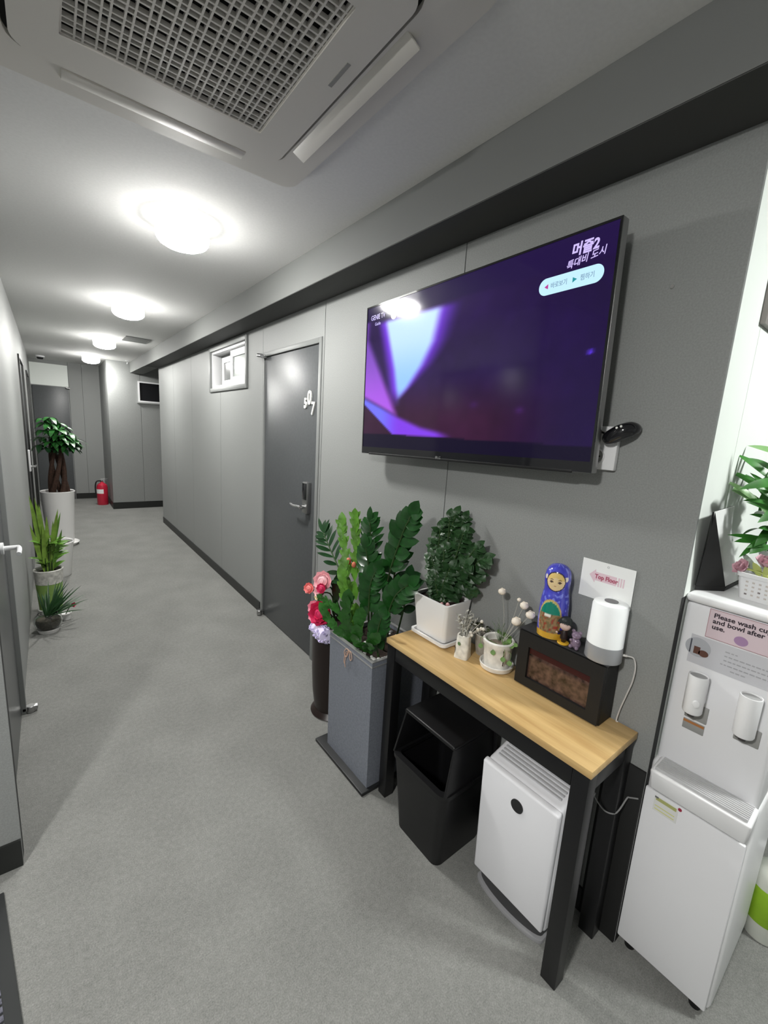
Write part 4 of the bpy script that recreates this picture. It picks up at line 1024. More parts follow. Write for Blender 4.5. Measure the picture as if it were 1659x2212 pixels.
mb = MB(WALLF((hy0 + hy1) / 2, (TT + HZ) / 2, hx0 + 0.0036)); mb.box(-W2 + 0.0385, W2 - 0.0365, -H2 + 0.0305, H2 - 0.0465, 0, 0.002); mb.build('glass_window', mat('ember_glass', (0.075, 0.042, 0.032), 0.12, noise=(55, 0.75), coat=0.4), ht)
mb = MB(WALLF((hy0 + hy1) / 2, (TT + HZ) / 2, hx0 + 0.0036)); mb.box(-W2 + 0.039, W2 - 0.037, 0.022, H2 - 0.047, 0.0021, 0.003); mb.build('dark_red_band', mat('ember_red', (0.05, 0.012, 0.010), 0.2), ht)

# nesting doll (painted)
dl = (-0.050, 0.662, HZ + 0.001); fdir = math.atan2(0 - dl[1], -1.284 - dl[0]) - 0.24
prof = [(0.000, 0.0), (0.038, 0.0), (0.0425, 0.006), (0.0435, 0.03), (0.0440, 0.075), (0.0430, 0.11), (0.0395, 0.138), (0.0370, 0.150), (0.0372, 0.163), (0.0390, 0.180), (0.0385, 0.198), (0.0345, 0.216), (0.025, 0.229), (0.012, 0.235), (0.0, 0.236)]
def dollcol(th, h, r):
    s = ((th - fdir + PI) % (2 * PI) - PI) * max(r, 0.02)
    if h < 0.020: return (206, 160, 50)
    # face
    fx, fh = s - 0.004, h - 0.186
    e = (fx / 0.0275) ** 2 + (fh / 0.0280) ** 2
    if e < 1:
        for ex in (-0.0125, 0.0125):
            if ((fx - ex) / 0.0062) ** 2 + ((fh + 0.001) / 0.0032) ** 2 < 1: return (70, 52, 50)
            if abs(fh - 0.0075 + abs(fx - ex) * 0.3) < 0.0012 and abs(fx - ex) < 0.006: return (110, 84, 60)
        if (fx / 0.0032) ** 2 + ((fh + 0.0135) / 0.0016) ** 2 < 1: return (168, 96, 80)
        if fh > 0.013 - abs(fx) * 0.35: return (226, 196, 120)
        return (232, 206, 158)
    if e < 1.25: return (40, 26, 60)
    if ((s + 0.030) / 0.006) ** 2 + ((h - 0.196) / 0.008) ** 2 < 1 or ((s - 0.036) / 0.007) ** 2 + ((h - 0.196) / 0.008) ** 2 < 1: return (236, 226, 214)
    # apron picture
    a = (s / 0.036) ** 2 + ((h - 0.062) / 0.062) ** 2
    if a < 1:
        if h > 0.082: return (20, 128, 108) if a < 0.9 else (196, 190, 130)
        n = mnoise.noise(Vector((s * 130, h * 110, 2)))
        if abs(s + 0.006) < 0.010 and 0.074 < h < 0.09: return (236, 232, 222)
        return (150, 120, 84) if n > 0.1 else ((150, 62, 46) if n < -0.25 else (116, 104, 70))
    if a < 1.15: return (196, 168, 90)
    n = mnoise.noise(Vector((th * 3.0, h * 60, 5)))
    return lerp((58, 48, 168), (84, 96, 214), 0.5 + 0.5 * n) if abs(n) < 0.42 else (120, 130, 226)
def fine(prof, k):
    P = smooth_path([Vector((r, z, 0)) for r, z in prof], k); return [(max(0, p.x), p.y) for p in P]
dm = bmesh.new(); lay = dm.loops.layers.float_color.new('Col'); fp = fine(prof, 9); NN = 150; rows = []
for r, z in fp:
    rows.append([(dm.verts.new((r * math.cos(2 * PI * i / NN), r * math.sin(2 * PI * i / NN), z)), s2l(dollcol(2 * PI * i / NN, z, r))) for i in range(NN)])
for A, B in zip(rows[:-1], rows[1:]):
    for i in range(NN):
        j = (i + 1) % NN
        q = [A[i], A[j], B[j], B[i]]
        f = dm.faces.new([v for v, _ in q]); f.smooth = True
        for lp, (_, c) in zip(f.loops, q): lp[lay] = (*c, 1)
bmesh.ops.remove_doubles(dm, verts=list(dm.verts), dist=1e-6)
me = bpy.data.meshes.new('nesting_doll'); dm.to_mesh(me); dm.free(); me.materials.append(attr_mat('doll_paint', rough=0.15, coat=0.6))
nd = bpy.data.objects.new('nesting_doll', me); COL.objects.link(nd); nd.location = dl
setp(nd, 'blue painted wooden nesting doll with a round face on the black heater', 'doll')

# small figurine, bear, speaker lamp
fg = thing('figurine', 'tiny dark-haired figurine on a yellow disc in front of the nesting doll', 'figurine', (-0.072, 0.606, HZ))
gx, gy = -0.072, 0.606
mb = MB(); mb.lathe([(0, 0.0008), (0.0170, 0.0008), (0.0175, 0.004), (0.016, 0.0055), (0, 0.0055)], (gx, gy, HZ), n=28); mb.build('yellow_base', mat('base_yellow', (0.70, 0.40, 0.03), 0.4), fg)
mb = MB(); mb.lathe([(0, 0.0056), (0.006, 0.0056), (0.007, 0.012), (0.0115, 0.018), (0.0105, 0.036), (0.006, 0.046), (0, 0.047)], (gx, gy, HZ), n=20); mb.cyl((gx - 0.004, gy + 0.008, HZ + 0.038), (gx - 0.016, gy + 0.014, HZ + 0.036), 0.003, n=8); mb.build('body', mat('fig_brown', (0.020, 0.010, 0.009), 0.4), fg)
mb = MB(); mb.sphere((gx - 0.002, gy - 0.001, HZ + 0.060), (0.0165, 0.0165, 0.016)); mb.sphere((gx - 0.018, gy + 0.015, HZ + 0.036), 0.0035, seg=8, rings=6); mb.build('head', mat('fig_skin', (0.62, 0.45, 0.40), 0.5), fg)
mb = MB(); mb.sphere((gx + 0.004, gy + 0.001, HZ + 0.068), (0.0195, 0.0200, 0.0185))
for k in range(7): mb.leaf((gx - 0.008, gy - 0.012 + k * 0.004, HZ + 0.080), (-0.7, -0.2 + 0.06 * k, -0.65), (-0.8, -0.4, 0.4), 0.017, 0.006, n=3)
mb.build('hair', mat('fig_hair', (0.018, 0.022, 0.022), 0.45), fg, smooth=60)
br = thing('bear_figure', 'small translucent mauve bear figure beside the white cylinder lamp', 'figurine', (-0.068, 0.572, HZ))
M_bear = mat('bear_mauve', (0.20, 0.145, 0.21), 0.12, coat=0.6)
mb = MB(); X0, Y0 = -0.072, 0.568
mb.sphere((X0, Y0, HZ + 0.018), (0.0125, 0.015, 0.0178)); mb.sphere((X0 - 0.001, Y0, HZ + 0.043), (0.0125, 0.0145, 0.012))
for s in (-1, 1):
    mb.sphere((X0, Y0 + s * 0.0105, HZ + 0.0535), (0.0045, 0.0055, 0.0055), seg=10, rings=8); mb.sphere((X0 - 0.009, Y0 + s * 0.010, HZ + 0.0265), (0.0055, 0.0055, 0.0045), seg=10, rings=8); mb.sphere((X0 - 0.009, Y0 + s * 0.0095, HZ + 0.007), (0.007, 0.0058, 0.0062), seg=10, rings=8)
mb.sphere((X0 - 0.012, Y0, HZ + 0.040), (0.005, 0.006, 0.0045), seg=10, rings=8)
mb.build('bear_body', M_bear, br)
sk2 = thing('cylinder_lamp', 'white cylinder lamp with a silver base standing at the heater end', 'lamp', (-0.050, 0.496, HZ + 0.001))
SC2 = (-0.050, 0.4955, HZ + 0.0008)
mb = MB(); mb.lathe([(0, 0), (0.0485, 0.0), (0.0495, 0.002), (0.0485, 0.046), (0, 0.046)], SC2, n=48); mb.build('silver_base', mat('base_silver', (0.40, 0.41, 0.43), 0.35, metal=0.3), sk2)
mb = MB(); mb.lathe([(0, 0.0465), (0.0482, 0.0465), (0.0470, 0.160), (0.0445, 0.168), (0.038, 0.171), (0, 0.1715)], SC2, n=48); mb.build('white_shade', mat('shade_white', (0.86, 0.88, 0.88), 0.5, emit=((0.95, 1.0, 1.0), 0.12)), sk2)
mb = MB(); mb.lathe([(0, 0.1718), (0.018, 0.1718), (0.018, 0.1735), (0, 0.1735)], SC2, n=32); mb.build('touch_button', mat('button_grey', (0.17, 0.17, 0.18), 0.35, metal=0.4), sk2)
mb = MB(); mb.tube([(-0.030, 0.452, HZ + 0.022), (-0.026, 0.440, HZ + 0.023)], 0.0035, n=8); mb.tube([(-0.026, 0.440, HZ + 0.023), (-0.020, 0.425, HZ + 0.021), (-0.016, 0.418, HZ - 0.005), (-0.014, 0.420, HZ - 0.05), (-0.012, 0.430, HZ - 0.10), (-0.011, 0.440, HZ - 0.15), (-0.012, 0.444, TT + 0.004), (-0.009, 0.440, TT + 0.002)], 0.0020, n=8, sub=5); mb.build('white_cord', mat('cord_white', (0.62, 0.60, 0.58), 0.4), sk2)

# card on the wall
sg = thing('wall_sign', 'white card with a pink arrow on the wall behind the cylinder lamp', 'sign', (0, 0.537, 1.10))
SM = FRAME((-0.0035, 0.537, 1.108), (0, -1, 0.0), (0, 0, 1))
mb = MB(SM); mb.box(-0.077, 0.076, -0.062, 0.056, -0.001, 0.001); mb.build('card', M_white_paper, sg, smooth=0)
M_pinkp = mat('print_pink', (0.74, 0.56, 0.62), 0.7)
mb = MB(SM); mb.prism([(-0.052, 0.010), (-0.034, 0.030), (-0.034, 0.022), (0.028, 0.022), (0.028, -0.004), (-0.034, -0.004), (-0.034, -0.012)], 0.0011, 0.0014)
for k in range(3): mb.box(0.032 + k * 0.007, 0.036 + k * 0.007, -0.004, 0.022, 0.0011, 0.0014)
mb.build('printed_arrow', M_pinkp, sg, smooth=0)
mb = MB(SM); mb.text('Top Floor', 0.0185, x=-0.035, y=0.003, z=0.0018, depth=0.0002, bold=0.0006, sx=0.88); mb.build('sign_lettering', mat('print_red', (0.42, 0.08, 0.14), 0.7), sg, smooth=0)
mb = MB(SM); ring_prism(mb, [(0.003 * math.cos(a * PI / 8), 0.045 + 0.003 * math.sin(a * PI / 8)) for a in range(16)], [(0.0022 * math.cos(a * PI / 8), 0.045 + 0.0022 * math.sin(a * PI / 8)) for a in range(16)], 0.0011, 0.0014); mb.build('punch_mark', M_frame, sg, smooth=0)

# ------------------------------------------------------------------ water dispenser
M_disp = mat('dispenser_white', (0.82, 0.82, 0.83), 0.35)
M_disp2 = mat('dispenser_front', (0.79, 0.79, 0.81), 0.4)
DYa, DYb, DT = 0.114, 0.3445, 1.138
wd = thing('water_dispenser', 'tall white water dispenser with two taps beside the table', 'water dispenser', (0.19, 0.22, 0))
mb = MB(); mb.box(0.032, 0.385, DYa + 0.004, DYb - 0.002, 0.62, DT - 0.024, bev=0.012, seg=3); mb.build('upper_body', M_disp2, wd)
mb = MB(); mb.box(0.024, 0.390, DYa, DYb, DT - 0.0235, DT, bev=0.010, seg=3); mb.build('top_lid', M_disp, wd)
mb = MB(); mb.box(0.012, 0.385, DYa - 0.002, DYb + 0.002, 0.025, 0.645, bev=0.016, seg=3); mb.build('lower_body', M_disp, wd)
mb = MB(); mb.box(-0.002, 0.0115, DYa + 0.004, DYb, 0.035, 0.560, bev=0.005, seg=2); mb.build('lower_door', M_disp2, wd)
for x in (0.03, 0.34):
    for y in (DYa + 0.03, DYb - 0.03):
        mb = MB(); mb.cyl((x, y, 0.0), (x, y, 0.0248), 0.014, n=14); mb.build('foot', M_black, wd)
# drip tray
mb = MB(); mb.quad_box([(-0.034, 0.118, 0.585), (0.031, 0.118, 0.585), (0.031, 0.326, 0.585), (-0.034, 0.326, 0.585)], [(-0.048, 0.112, 0.648), (0.031, 0.112, 0.655), (0.031, 0.330, 0.655), (-0.048, 0.330, 0.648)], bev=0.006, seg=3); tr = mb.build('drip_tray', M_disp, wd)
mb = MB()
for i in range(9):
    x = -0.040 + i * 0.0078; mb.box(x, x + 0.0036, 0.122, 0.320, 0.650, 0.6575)
mb.build('tray_grille', mat('grille_grey', (0.50, 0.50, 0.51), 0.35), tr, smooth=0)
# taps
M_tapd = mat('tap_dark', (0.05, 0.045, 0.045), 0.4); M_plate = mat('tap_plate_grey', (0.30, 0.30, 0.29), 0.4)
for y, btn in ((0.276, True), (0.170, False)):
    tx = -0.006
    mb = MB(); mb.lathe([(0, 0.838), (0.020, 0.838), (0.0218, 0.842), (0.0222, 0.938), (0.0215, 0.942), (0.0195, 0.942), (0.0190, 0.938), (0, 0.937)], (tx, y, 0), n=36); mb.box(tx, 0.034, y - 0.017, y + 0.017, 0.855, 0.925, bev=0.004); tp = mb.build('tap', M_disp, wd)
    mb = MB(); mb.lathe([(0, 0.9375), (0.0185, 0.9375), (0.0185, 0.9385), (0, 0.9385)], (tx, y, 0), n=30); mb.build('tap_button', mat('button_mid', (0.33, 0.33, 0.33), 0.4), tp)
    if btn:
        mb = MB(FRAME((tx - 0.0185, y - 0.0095, 0.872), (0.42, -0.9, 0), (0, 0, 1))); mb.prism([(0.008 * math.cos(a * PI / 10), 0.010 * math.sin(a * PI / 10)) for a in range(20)], 0, 0.005, bev=0.002); mb.build('safety_knob', M_disp, tp)
    mb = MB(); mb.cyl((tx, y, 0.838), (tx, y, 0.826), 0.008, n=14); mb.cyl((tx - 0.004, y + 0.010, 0.838), (tx - 0.004, y + 0.010, 0.830), 0.003, n=10); mb.build('spout', M_tapd, tp)
    mb = MB(); mb.box(0.0285, 0.0335, y - 0.028, y + 0.022, 0.800, 0.846, bev=0.002)
    mb.build('back_plate', M_plate, tp)
    if btn:
        mb = MB(); mb.box(0.0295, 0.0335, y - 0.026, y + 0.022, 0.766, 0.794, bev=0.001); b_ = mb.build('warning_plate', M_plate, wd)
        mb = MB(); mb.box(0.0285, 0.0296, y - 0.025, y + 0.021, 0.786, 0.7925); mb.build('orange_line', mat('line_orange', (0.40, 0.16, 0.05), 0.6), b_, smooth=0)
# labels on the upper front
FM = lambda y, z: FRAME((0.0315, y, z), (0, -1, 0), (0, 0, 1))
mb = MB(FM(0.287, 0.958)); mb.box(-0.03, 0.170, -0.006, 0.072, 0.0001, 0.0006); lbl = mb.build('clear_label', mat('label_clear', (0.56, 0.56, 0.59), 0.25), wd, smooth=0)
mb = MB(FM(0.287, 0.958))
for i, (x0, x1) in enumerate(((0.045, 0.070), (0.045, 0.150), (0.045, 0.135), (0.040, 0.160), (0.062, 0.092))):
    y = 0.052 - i * 0.0115; x = x0
    while x < x1:
        l = random.uniform(0.004, 0.010); mb.box(x, min(x + l, x1), y, y + 0.0030, 0.0007, 0.0009); x += l + 0.0025
mb.build('faded_lines', mat('print_grey', (0.36, 0.36, 0.38), 0.6), lbl, smooth=0)
mb = MB(FM(0.2985, 0.998)); mb.prism([(0.028 * math.cos(a * PI / 20), 0.026 * math.sin(a * PI / 20)) for a in range(40)], 0.0008, 0.0014); ph = mb.build('round_photo', mat('photo_grey', (0.42, 0.43, 0.46), 0.2), wd, smooth=0, label='round printed picture of a cup')
mb = MB(FM(0.2985, 0.998)); mb.box(-0.008, 0.006, -0.018, 0.002, 0.0015, 0.0018); mb.prism([(0.014 + 0.011 * math.cos(a * PI / 10), -0.012 + 0.009 * math.sin(a * PI / 10)) for a in range(20)], 0.0015, 0.0018); mb.build('brown_cup', mat('photo_brown', (0.12, 0.055, 0.04), 0.4), ph, smooth=0)
mb = MB(FM(0.2985, 0.998)); mb.box(-0.0175, -0.0145, -0.019, 0.019, 0.0015, 0.0018); mb.build('dark_band', mat('photo_dark', (0.06, 0.065, 0.08), 0.4), ph, smooth=0)
nt_ = thing('notice', 'pink notice about washing cups taped high on the water dispenser', 'notice', (0.03, 0.20, 1.04))
NM = FM(0.289, 1.034)
mb = MB(NM); mb.box(0.0, 0.168, 0.0, 0.077, 0.0008, 0.0014); mb.build('paper', mat('paper_pink', (0.66, 0.54, 0.58), 0.45), nt_, smooth=0)
mb = MB(NM); ring_prism(mb, [(0, 0), (0.168, 0), (0.168, 0.077), (0, 0.077)], [(0.0012, 0.0012), (0.1668, 0.0012), (0.1668, 0.0758), (0.0012, 0.0758)], 0.0014, 0.0018); mb.build('border', mat('border_rose', (0.40, 0.22, 0.24), 0.5), nt_, smooth=0)
mb = MB(NM)
for i, t in enumerate(('Please wash cup', 'and bowl after', 'use.')): mb.text(t, 0.0165, x=0.010, y=0.0565 - i * 0.0150, z=0.0018, depth=0.0002, bold=0.0004, sx=1.06)
mb.build('notice_lettering', mat('print_black', (0.03, 0.02, 0.03), 0.6), nt_, smooth=0)
mb = MB(NM); mb.prism([(0.072 + 0.014 * math.cos(a * PI / 10), 0.017 + 0.012 * math.sin(a * PI / 10)) for a in range(20)], 0.0014, 0.0017); mb.build('mauve_dot', mat('print_mauve', (0.36, 0.22, 0.38), 0.6), nt_, smooth=0)
mb = MB(NM); mb.prism([(0.168, 0.001), (0.168, 0.026), (0.146, 0.001)], 0.0014, 0.0017); mb.build('coral_corner', mat('print_coral', (0.70, 0.16, 0.17), 0.6), nt_, smooth=0)
# stickers on the lower door
LM = FRAME((-0.0025, 0.318, 0.505), (0, -1, 0), (0, 0, 1))
mb = MB(LM); mb.box(0.0, 0.058, 0.0, 0.046, 0.0, 0.0006); st = mb.build('rating_sticker', mat('sticker_white', (0.74, 0.74, 0.72), 0.4), wd, smooth=0)
mb = MB(LM); mb.box(0.004, 0.054, 0.034, 0.044, 0.0007, 0.0010); mb.box(0.001, 0.010, 0.040, 0.0455, 0.0010, 0.0012, mi=1); mb.build('yellow_strip', [mat('sticker_olive', (0.42, 0.43, 0.16), 0.5), mat('sticker_dark', (0.15, 0.15, 0.15), 0.5)], st, smooth=0)
mb = MB(LM); mb.box(0.004, 0.052, 0.016, 0.019, 0.0007, 0.0010); mb.box(0.004, 0.052, 0.006, 0.009, 0.0007, 0.0010); mb.build('yellow_line', mat('sticker_yellow', (0.66, 0.66, 0.28), 0.5), st, smooth=0)
mb = MB(FRAME((-0.0025, 0.257, 0.552), (0, -1, 0), (0, 0, 1))); mb.cyl((0, 0, 0), (0, 0, 0.0015), 0.0045, n=18); mb.build('red_dot', mat('dot_red', (0.32, 0.02, 0.05), 0.4), wd, smooth=0)

# ------------------------------------------------------------------ on the dispenser
ca = thing('tent_calendar', 'blank white tent-shaped desk card with painted end shade on the water dispenser', 'desk calendar', (0.18, 0.29, DT))
a0, a1 = Vector((0.020, 0.318, 1.358)), Vector((0.205, 0.322, 1.362))
f0, f1 = Vector((0.128, 0.290, DT + 0.014)), Vector((0.262, 0.287, DT + 0.014))
c0, c1 = Vector((0.060, 0.338, DT + 0.0142)), Vector((0.230, 0.338, DT + 0.0142))
def sheet(mb, L, R, t, bow, N=12):
    for i in range(N):
        q = []
        for u in (i / N, (i + 1) / N):
            o = Vector((0.006, 0.014, 0)) * math.sin(PI * u) * bow
            q.append((L[0].lerp(L[1], u) + o, R[0].lerp(R[1], u) + o))
        n = Vector((0, t, 0))
        mb.quad_box([q[0][0], q[0][1], q[1][1], q[1][0]], [q[0][0] + n, q[0][1] + n, q[1][1] + n, q[1][0] + n])
mb = MB(); sheet(mb, (f0, a0), (f1, a1), 0.0015, 1.0); mb.build('white_page', M_white_paper, ca, smooth=60, recalc=True)
mb = MB(); sheet(mb, (c0, a0 + Vector((0, 0.003, 0))), (c1, a1 + Vector((0, 0.003, 0))), 0.0015, 0.0, 1)
zz = Vector((0, 0, -0.0135))
mb.quad_box([c0 + zz, f0 + zz, f1 + zz, c1 + zz], [c0, f0 + Vector((0, -.003, 0)), f1 + Vector((0, -.003, 0)), c1])
e_ = Vector((-0.001, -0.001, 0)); mb.face([a0 + e_, c0 + e_, f0 + e_])  # black face closes the open end, painted shade for its inside
mb.build('black_stand_end_shade', M_black_mt, ca, smooth=0, recalc=True)
bk_ = thing('flower_basket', 'white woven basket with pink cloth tulips on the water dispenser', 'basket', (0.155, 0.195, DT))
BM = Matrix.Translation((0.150, 0.190, DT + 0.0005)) @ Matrix.Rotation(-0.15, 4, 'Z')
mb = MB(BM)
bxp(mb, rrect(-0.050, 0.05, -0.062, 0.062, 0.012), 0.0, rrect(-0.058, 0.058, -0.070, 0.070, 0.014), 0.066); ring_prism(mb, rrect(-0.060, 0.060, -0.072, 0.072, 0.014), rrect(-0.053, 0.053, -0.065, 0.065, 0.012), 0.058, 0.068); mb.build('basket_body', M_white_pl, bk_, smooth=40)
mb = MB(BM)
for r_ in range(4):
    for c_ in range(8):
        z = 0.012 + r_ * 0.011; y = -0.052 + c_ * 0.0135; x = -0.050 - 0.008 * (z / 0.066)
        mb.box(x - 0.0012, x + 0.001, y, y + 0.005, z, z + 0.004, mi=1 if (r_ * 3 + c_ * 5) % 7 == 0 else 0)
mb.build('woven_holes', [mat('weave_shade', (0.55, 0.50, 0.47), 0.6), mat('weave_dark', (0.20, 0.17, 0.17), 0.6)], bk_, smooth=0)
M_tulip = mat('tulip_pink', (0.62, 0.36, 0.42), 0.6); M_lime = mat('leaf_pale_lime', (0.46, 0.52, 0.16), 0.55); M_sage = mat('leaf_grey_green', (0.30, 0.36, 0.30), 0.55)
for c, d, r in (((0.122, 0.262, 1.214), (-0.5, 0.5, 0.45), 0.028), ((0.150, 0.222, 1.232), (-0.2, -0.2, 0.9), 0.033)):
    mb = MB(); flower(mb, c, r, d, layers=3, n=5); mb.tube([c, (0.150, 0.215, 1.20), (0.15, 0.20, 1.15)], 0.003, n=6, sub=4, mi=1); mb.build('tulip', [M_tulip, M_lime], bk_, smooth=60)
for b, d, l, wd_, m_ in (((0.148, 0.228, 1.196), (-0.5, 0.25, 0.75), 0.045, 0.018, M_lime), ((0.150, 0.220, 1.193), (-0.4, -0.1, 0.85), 0.045, 0.014, M_lime), ((0.150, 0.238, 1.200), (-0.2, 0.45, 0.8), 0.060, 0.018, M_sage), ((0.145, 0.205, 1.205), (-0.3, -0.6, 0.4), 0.050, 0.016, M_sage), ((0.128, 0.250, 1.198), (-0.6, 0.3, -0.1), 0.025, 0.010, mat('leaf_brownish', (0.12, 0.07, 0.05), 0.6))):
    mb = MB(); mb.leaf(b, d, (-0.8, -0.5, 0.3), l, wd_, droop=0.15); mb.build('cloth_leaf', m_, bk_, smooth=60)
lp_ = thing('leafy_pot_plant', 'bushy long-leaved green plant in a white cone pot against the white wall', 'plant', (0.320, 0.205, DT))
PC = Vector((0.320, 0.205, DT + 0.0005))
mb = MB(); mb.lathe([(0, 0), (0.040, 0), (0.048, 0.02), (0.068, 0.105), (0.064, 0.106), (0.060, 0.09), (0, 0.088)], tuple(PC), n=36); mb.build('cone_pot', M_white_ce, lp_)
mb = MB(); mb.lathe([(0, 0.089), (0.059, 0.091)], tuple(PC), n=24); mb.build('soil', M_soil, lp_)
M_long = mat('leaf_long_green', (0.035, 0.16, 0.022), 0.35, noise=(18, 0.45)); M_long2 = mat('leaf_light_edge', (0.20, 0.38, 0.14), 0.35)
for k in range(98):
    a = random.uniform(0, 2 * PI); el = random.uniform(-0.1, 1.2); h = random.uniform(0.10, 0.37)
    rr = random.uniform(0.01, 0.06)
    b = PC + Vector((rr * math.cos(a) - 0.035, 0.03 + rr * 0.9 * math.sin(a), h))
    d = Vector((math.cos(a) * math.cos(el), math.sin(a) * math.cos(el), math.sin(el) * 0.7))
    l = random.uniform(0.09, 0.13)
    if b.y + d.y * l > 0.335: d.y = -0.3 * abs(d.y)
    tq = b + d * l
    if tq.x < 0.285 and tq.y > 0.262 and tq.z < 1.39: d = Vector((abs(d.x), -abs(d.y), d.z)); b = b + Vector((0.03, -0.02, 0))
    mb = MB(); mb.leaf(b, d, (-0.5, -0.4, 0.7), l, random.uniform(0.018, 0.032), droop=random.uniform(0.2, 0.7), n=8); mb.build('long_leaf', M_long2 if k % 7 == 0 else M_long, lp_, smooth=60)
mb = MB()
for k in range(7):
    a = k * 0.9; mb.tube([PC + Vector((0.008 * math.cos(a), 0.008 * math.sin(a), 0.088)), PC + Vector((0.016 * math.cos(a), 0.014 * math.sin(a), 0.22)), PC + Vector((0.02 * math.cos(a + 1), 0.016 * math.sin(a + 1), 0.36))], 0.003, n=6, sub=4)
mb.build('stalks', M_stalk, lp_)
# framed picture on the white wall
pf = thing('picture_frame', 'grey framed picture hanging on the white kitchenette wall', 'picture frame', (0.42, 0.346, 1.83))
PM = FRAME((0.186, 0.3455, 1.838), (1, 0, 0), (0, 0, 1))
mb = MB(PM); ring_prism(mb, [(0, 0), (0.45, 0), (0.45, 0.34), (0, 0.34)], [(0.014, 0.014), (0.436, 0.014), (0.436, 0.326), (0.014, 0.326)], 0.0005, 0.012); mb.build('frame', mat('frame_taupe', (0.22, 0.20, 0.19), 0.5), pf, smooth=0)
mb = MB(PM); mb.box(0.0145, 0.4355, 0.0145, 0.3255, 0.001, 0.004); mb.build('mat_board', M_white_paper, pf, smooth=0)
# jug on the floor
jg = thing('detergent_jug', 'white jug with a lime green label on the floor behind the water dispenser', 'jug', (0.425, 0.085, 0))
mb = MB(); mb.lathe([(0, 0.0), (0.046, 0.0), (0.050, 0.006), (0.050, 0.205), (0.044, 0.235), (0.022, 0.262), (0.020, 0.275), (0, 0.275)], (0.425, 0.080, 0.0), n=36); mb.build('jug_body', mat('jug_white', (0.66, 0.68, 0.62), 0.4), jg)
mb = MB(); mb.lathe([(0.0505, 0.062), (0.0512, 0.064), (0.0512, 0.178), (0.0505, 0.18)], (0.425, 0.080, 0.0), n=36); mb.build('label_band', mat('label_lime', (0.26, 0.46, 0.02), 0.5, noise=(12, 0.15)), jg, label='lime green label')
mb = MB(); mb.lathe([(0, 0.276), (0.023, 0.276), (0.023, 0.298), (0, 0.300)], (0.425, 0.080, 0.0), n=28); mb.build('cap', M_white_pl, jg)

# ------------------------------------------------------------------ far end
fe = thing('fire_extinguisher', 'red fire extinguisher standing on the floor by the far corner', 'fire extinguisher', (-0.610, 8.75, 0))
EC = (-0.610, 8.76, 0.0)
mb = MB(); mb.lathe([(0, 0.0), (0.080, 0.0), (0.084, 0.012), (0.084, 0.30), (0.074, 0.345), (0.040, 0.375), (0.022, 0.385), (0.020, 0.40), (0, 0.40)], EC, n=36); mb.build('cylinder', mat('extinguisher_red', (0.50, 0.018, 0.045), 0.3, coat=0.4), fe)
mb = MB(); mb.cyl((EC[0], EC[1], 0.40), (EC[0], EC[1], 0.425), 0.016, n=14); mb.box(EC[0] - 0.02, EC[0] + 0.085, EC[1] - 0.012, EC[1] + 0.012, 0.420, 0.432, bev=0.003); mb.box(EC[0] - 0.02, EC[0] + 0.090, EC[1] - 0.010, EC[1] + 0.010, 0.445, 0.455, bev=0.003); mb.box(EC[0] - 0.02, EC[0], EC[1] - 0.010, EC[1] + 0.010, 0.43, 0.45); mb.build('valve_handle', M_steel, fe)
mb = MB(); mb.tube([(EC[0] - 0.015, EC[1] - 0.01, 0.412), (EC[0] - 0.075, EC[1] - 0.04, 0.41), (EC[0] - 0.098, EC[1] - 0.03, 0.33), (EC[0] - 0.096, EC[1] - 0.02, 0.20)], 0.010, n=10, sub=6); mb.build('hose', M_black, fe)
mb = MB(); th0 = -PI / 2 - 0.6
for k in range(12):
    a0 = th0 - 0.75 + 1.5 * k / 12; a1 = th0 - 0.75 + 1.5 * (k + 1) / 12
    mb.face([(EC[0] + 0.0848 * math.cos(a0), EC[1] + 0.0848 * math.sin(a0), 0.20), (EC[0] + 0.0848 * math.cos(a1), EC[1] + 0.0848 * math.sin(a1), 0.20), (EC[0] + 0.0848 * math.cos(a1), EC[1] + 0.0848 * math.sin(a1), 0.275), (EC[0] + 0.0848 * math.cos(a0), EC[1] + 0.0848 * math.sin(a0), 0.275)])
mb.build('label', M_white_paper, fe)

# ------------------------------------------------------------------ plants along the left wall
pa = thing('potted_tree', 'braided-trunk potted tree in the biggest white pot at the corridor end', 'plant', (-1.235, 6.10, 0))
TC = (-1.245, 6.10, 0.0)
mb = MB(); mb.lathe([(0, 0.0005), (0.15, 0.0005), (0.175, 0.035), (0.171, 0.037), (0.146, 0.012), (0, 0.011)], TC, n=44); mb.build('saucer', M_white_ce, pa)
mb = MB(); mb.lathe([(0, 0.0125), (0.118, 0.0125), (0.125, 0.02), (0.160, 0.62), (0.165, 0.632), (0.160, 0.640), (0.150, 0.632), (0.147, 0.60), (0, 0.598)], TC, n=48); mb.build('pot', M_white_ce, pa)
mb = MB(); mb.lathe([(0, 0.600), (0.146, 0.602)], TC, n=28); mb.build('soil', M_soil, pa)
mb = MB()
for k in range(5):
    ph_ = 2 * PI * k / 5; pts = []
    for i in range(16):
        t = i / 15; a = ph_ + t * 2.2; r = 0.080 * (1 - 0.45 * t) ; pts.append((TC[0] + 0.015 + r * math.cos(a), TC[1] + r * math.sin(a), 0.595 + 0.60 * t))
    mb.tube(pts, [0.030, 0.022, 0.016], n=8)
mb.build('braided_trunk', M_bark, pa)
M_pach = mat('leaf_tree_green', (0.022, 0.115, 0.022), 0.35, noise=(15, 0.4)); M_pach2 = mat('leaf_tree_dark', (0.010, 0.050, 0.014), 0.4, noise=(15, 0.3))
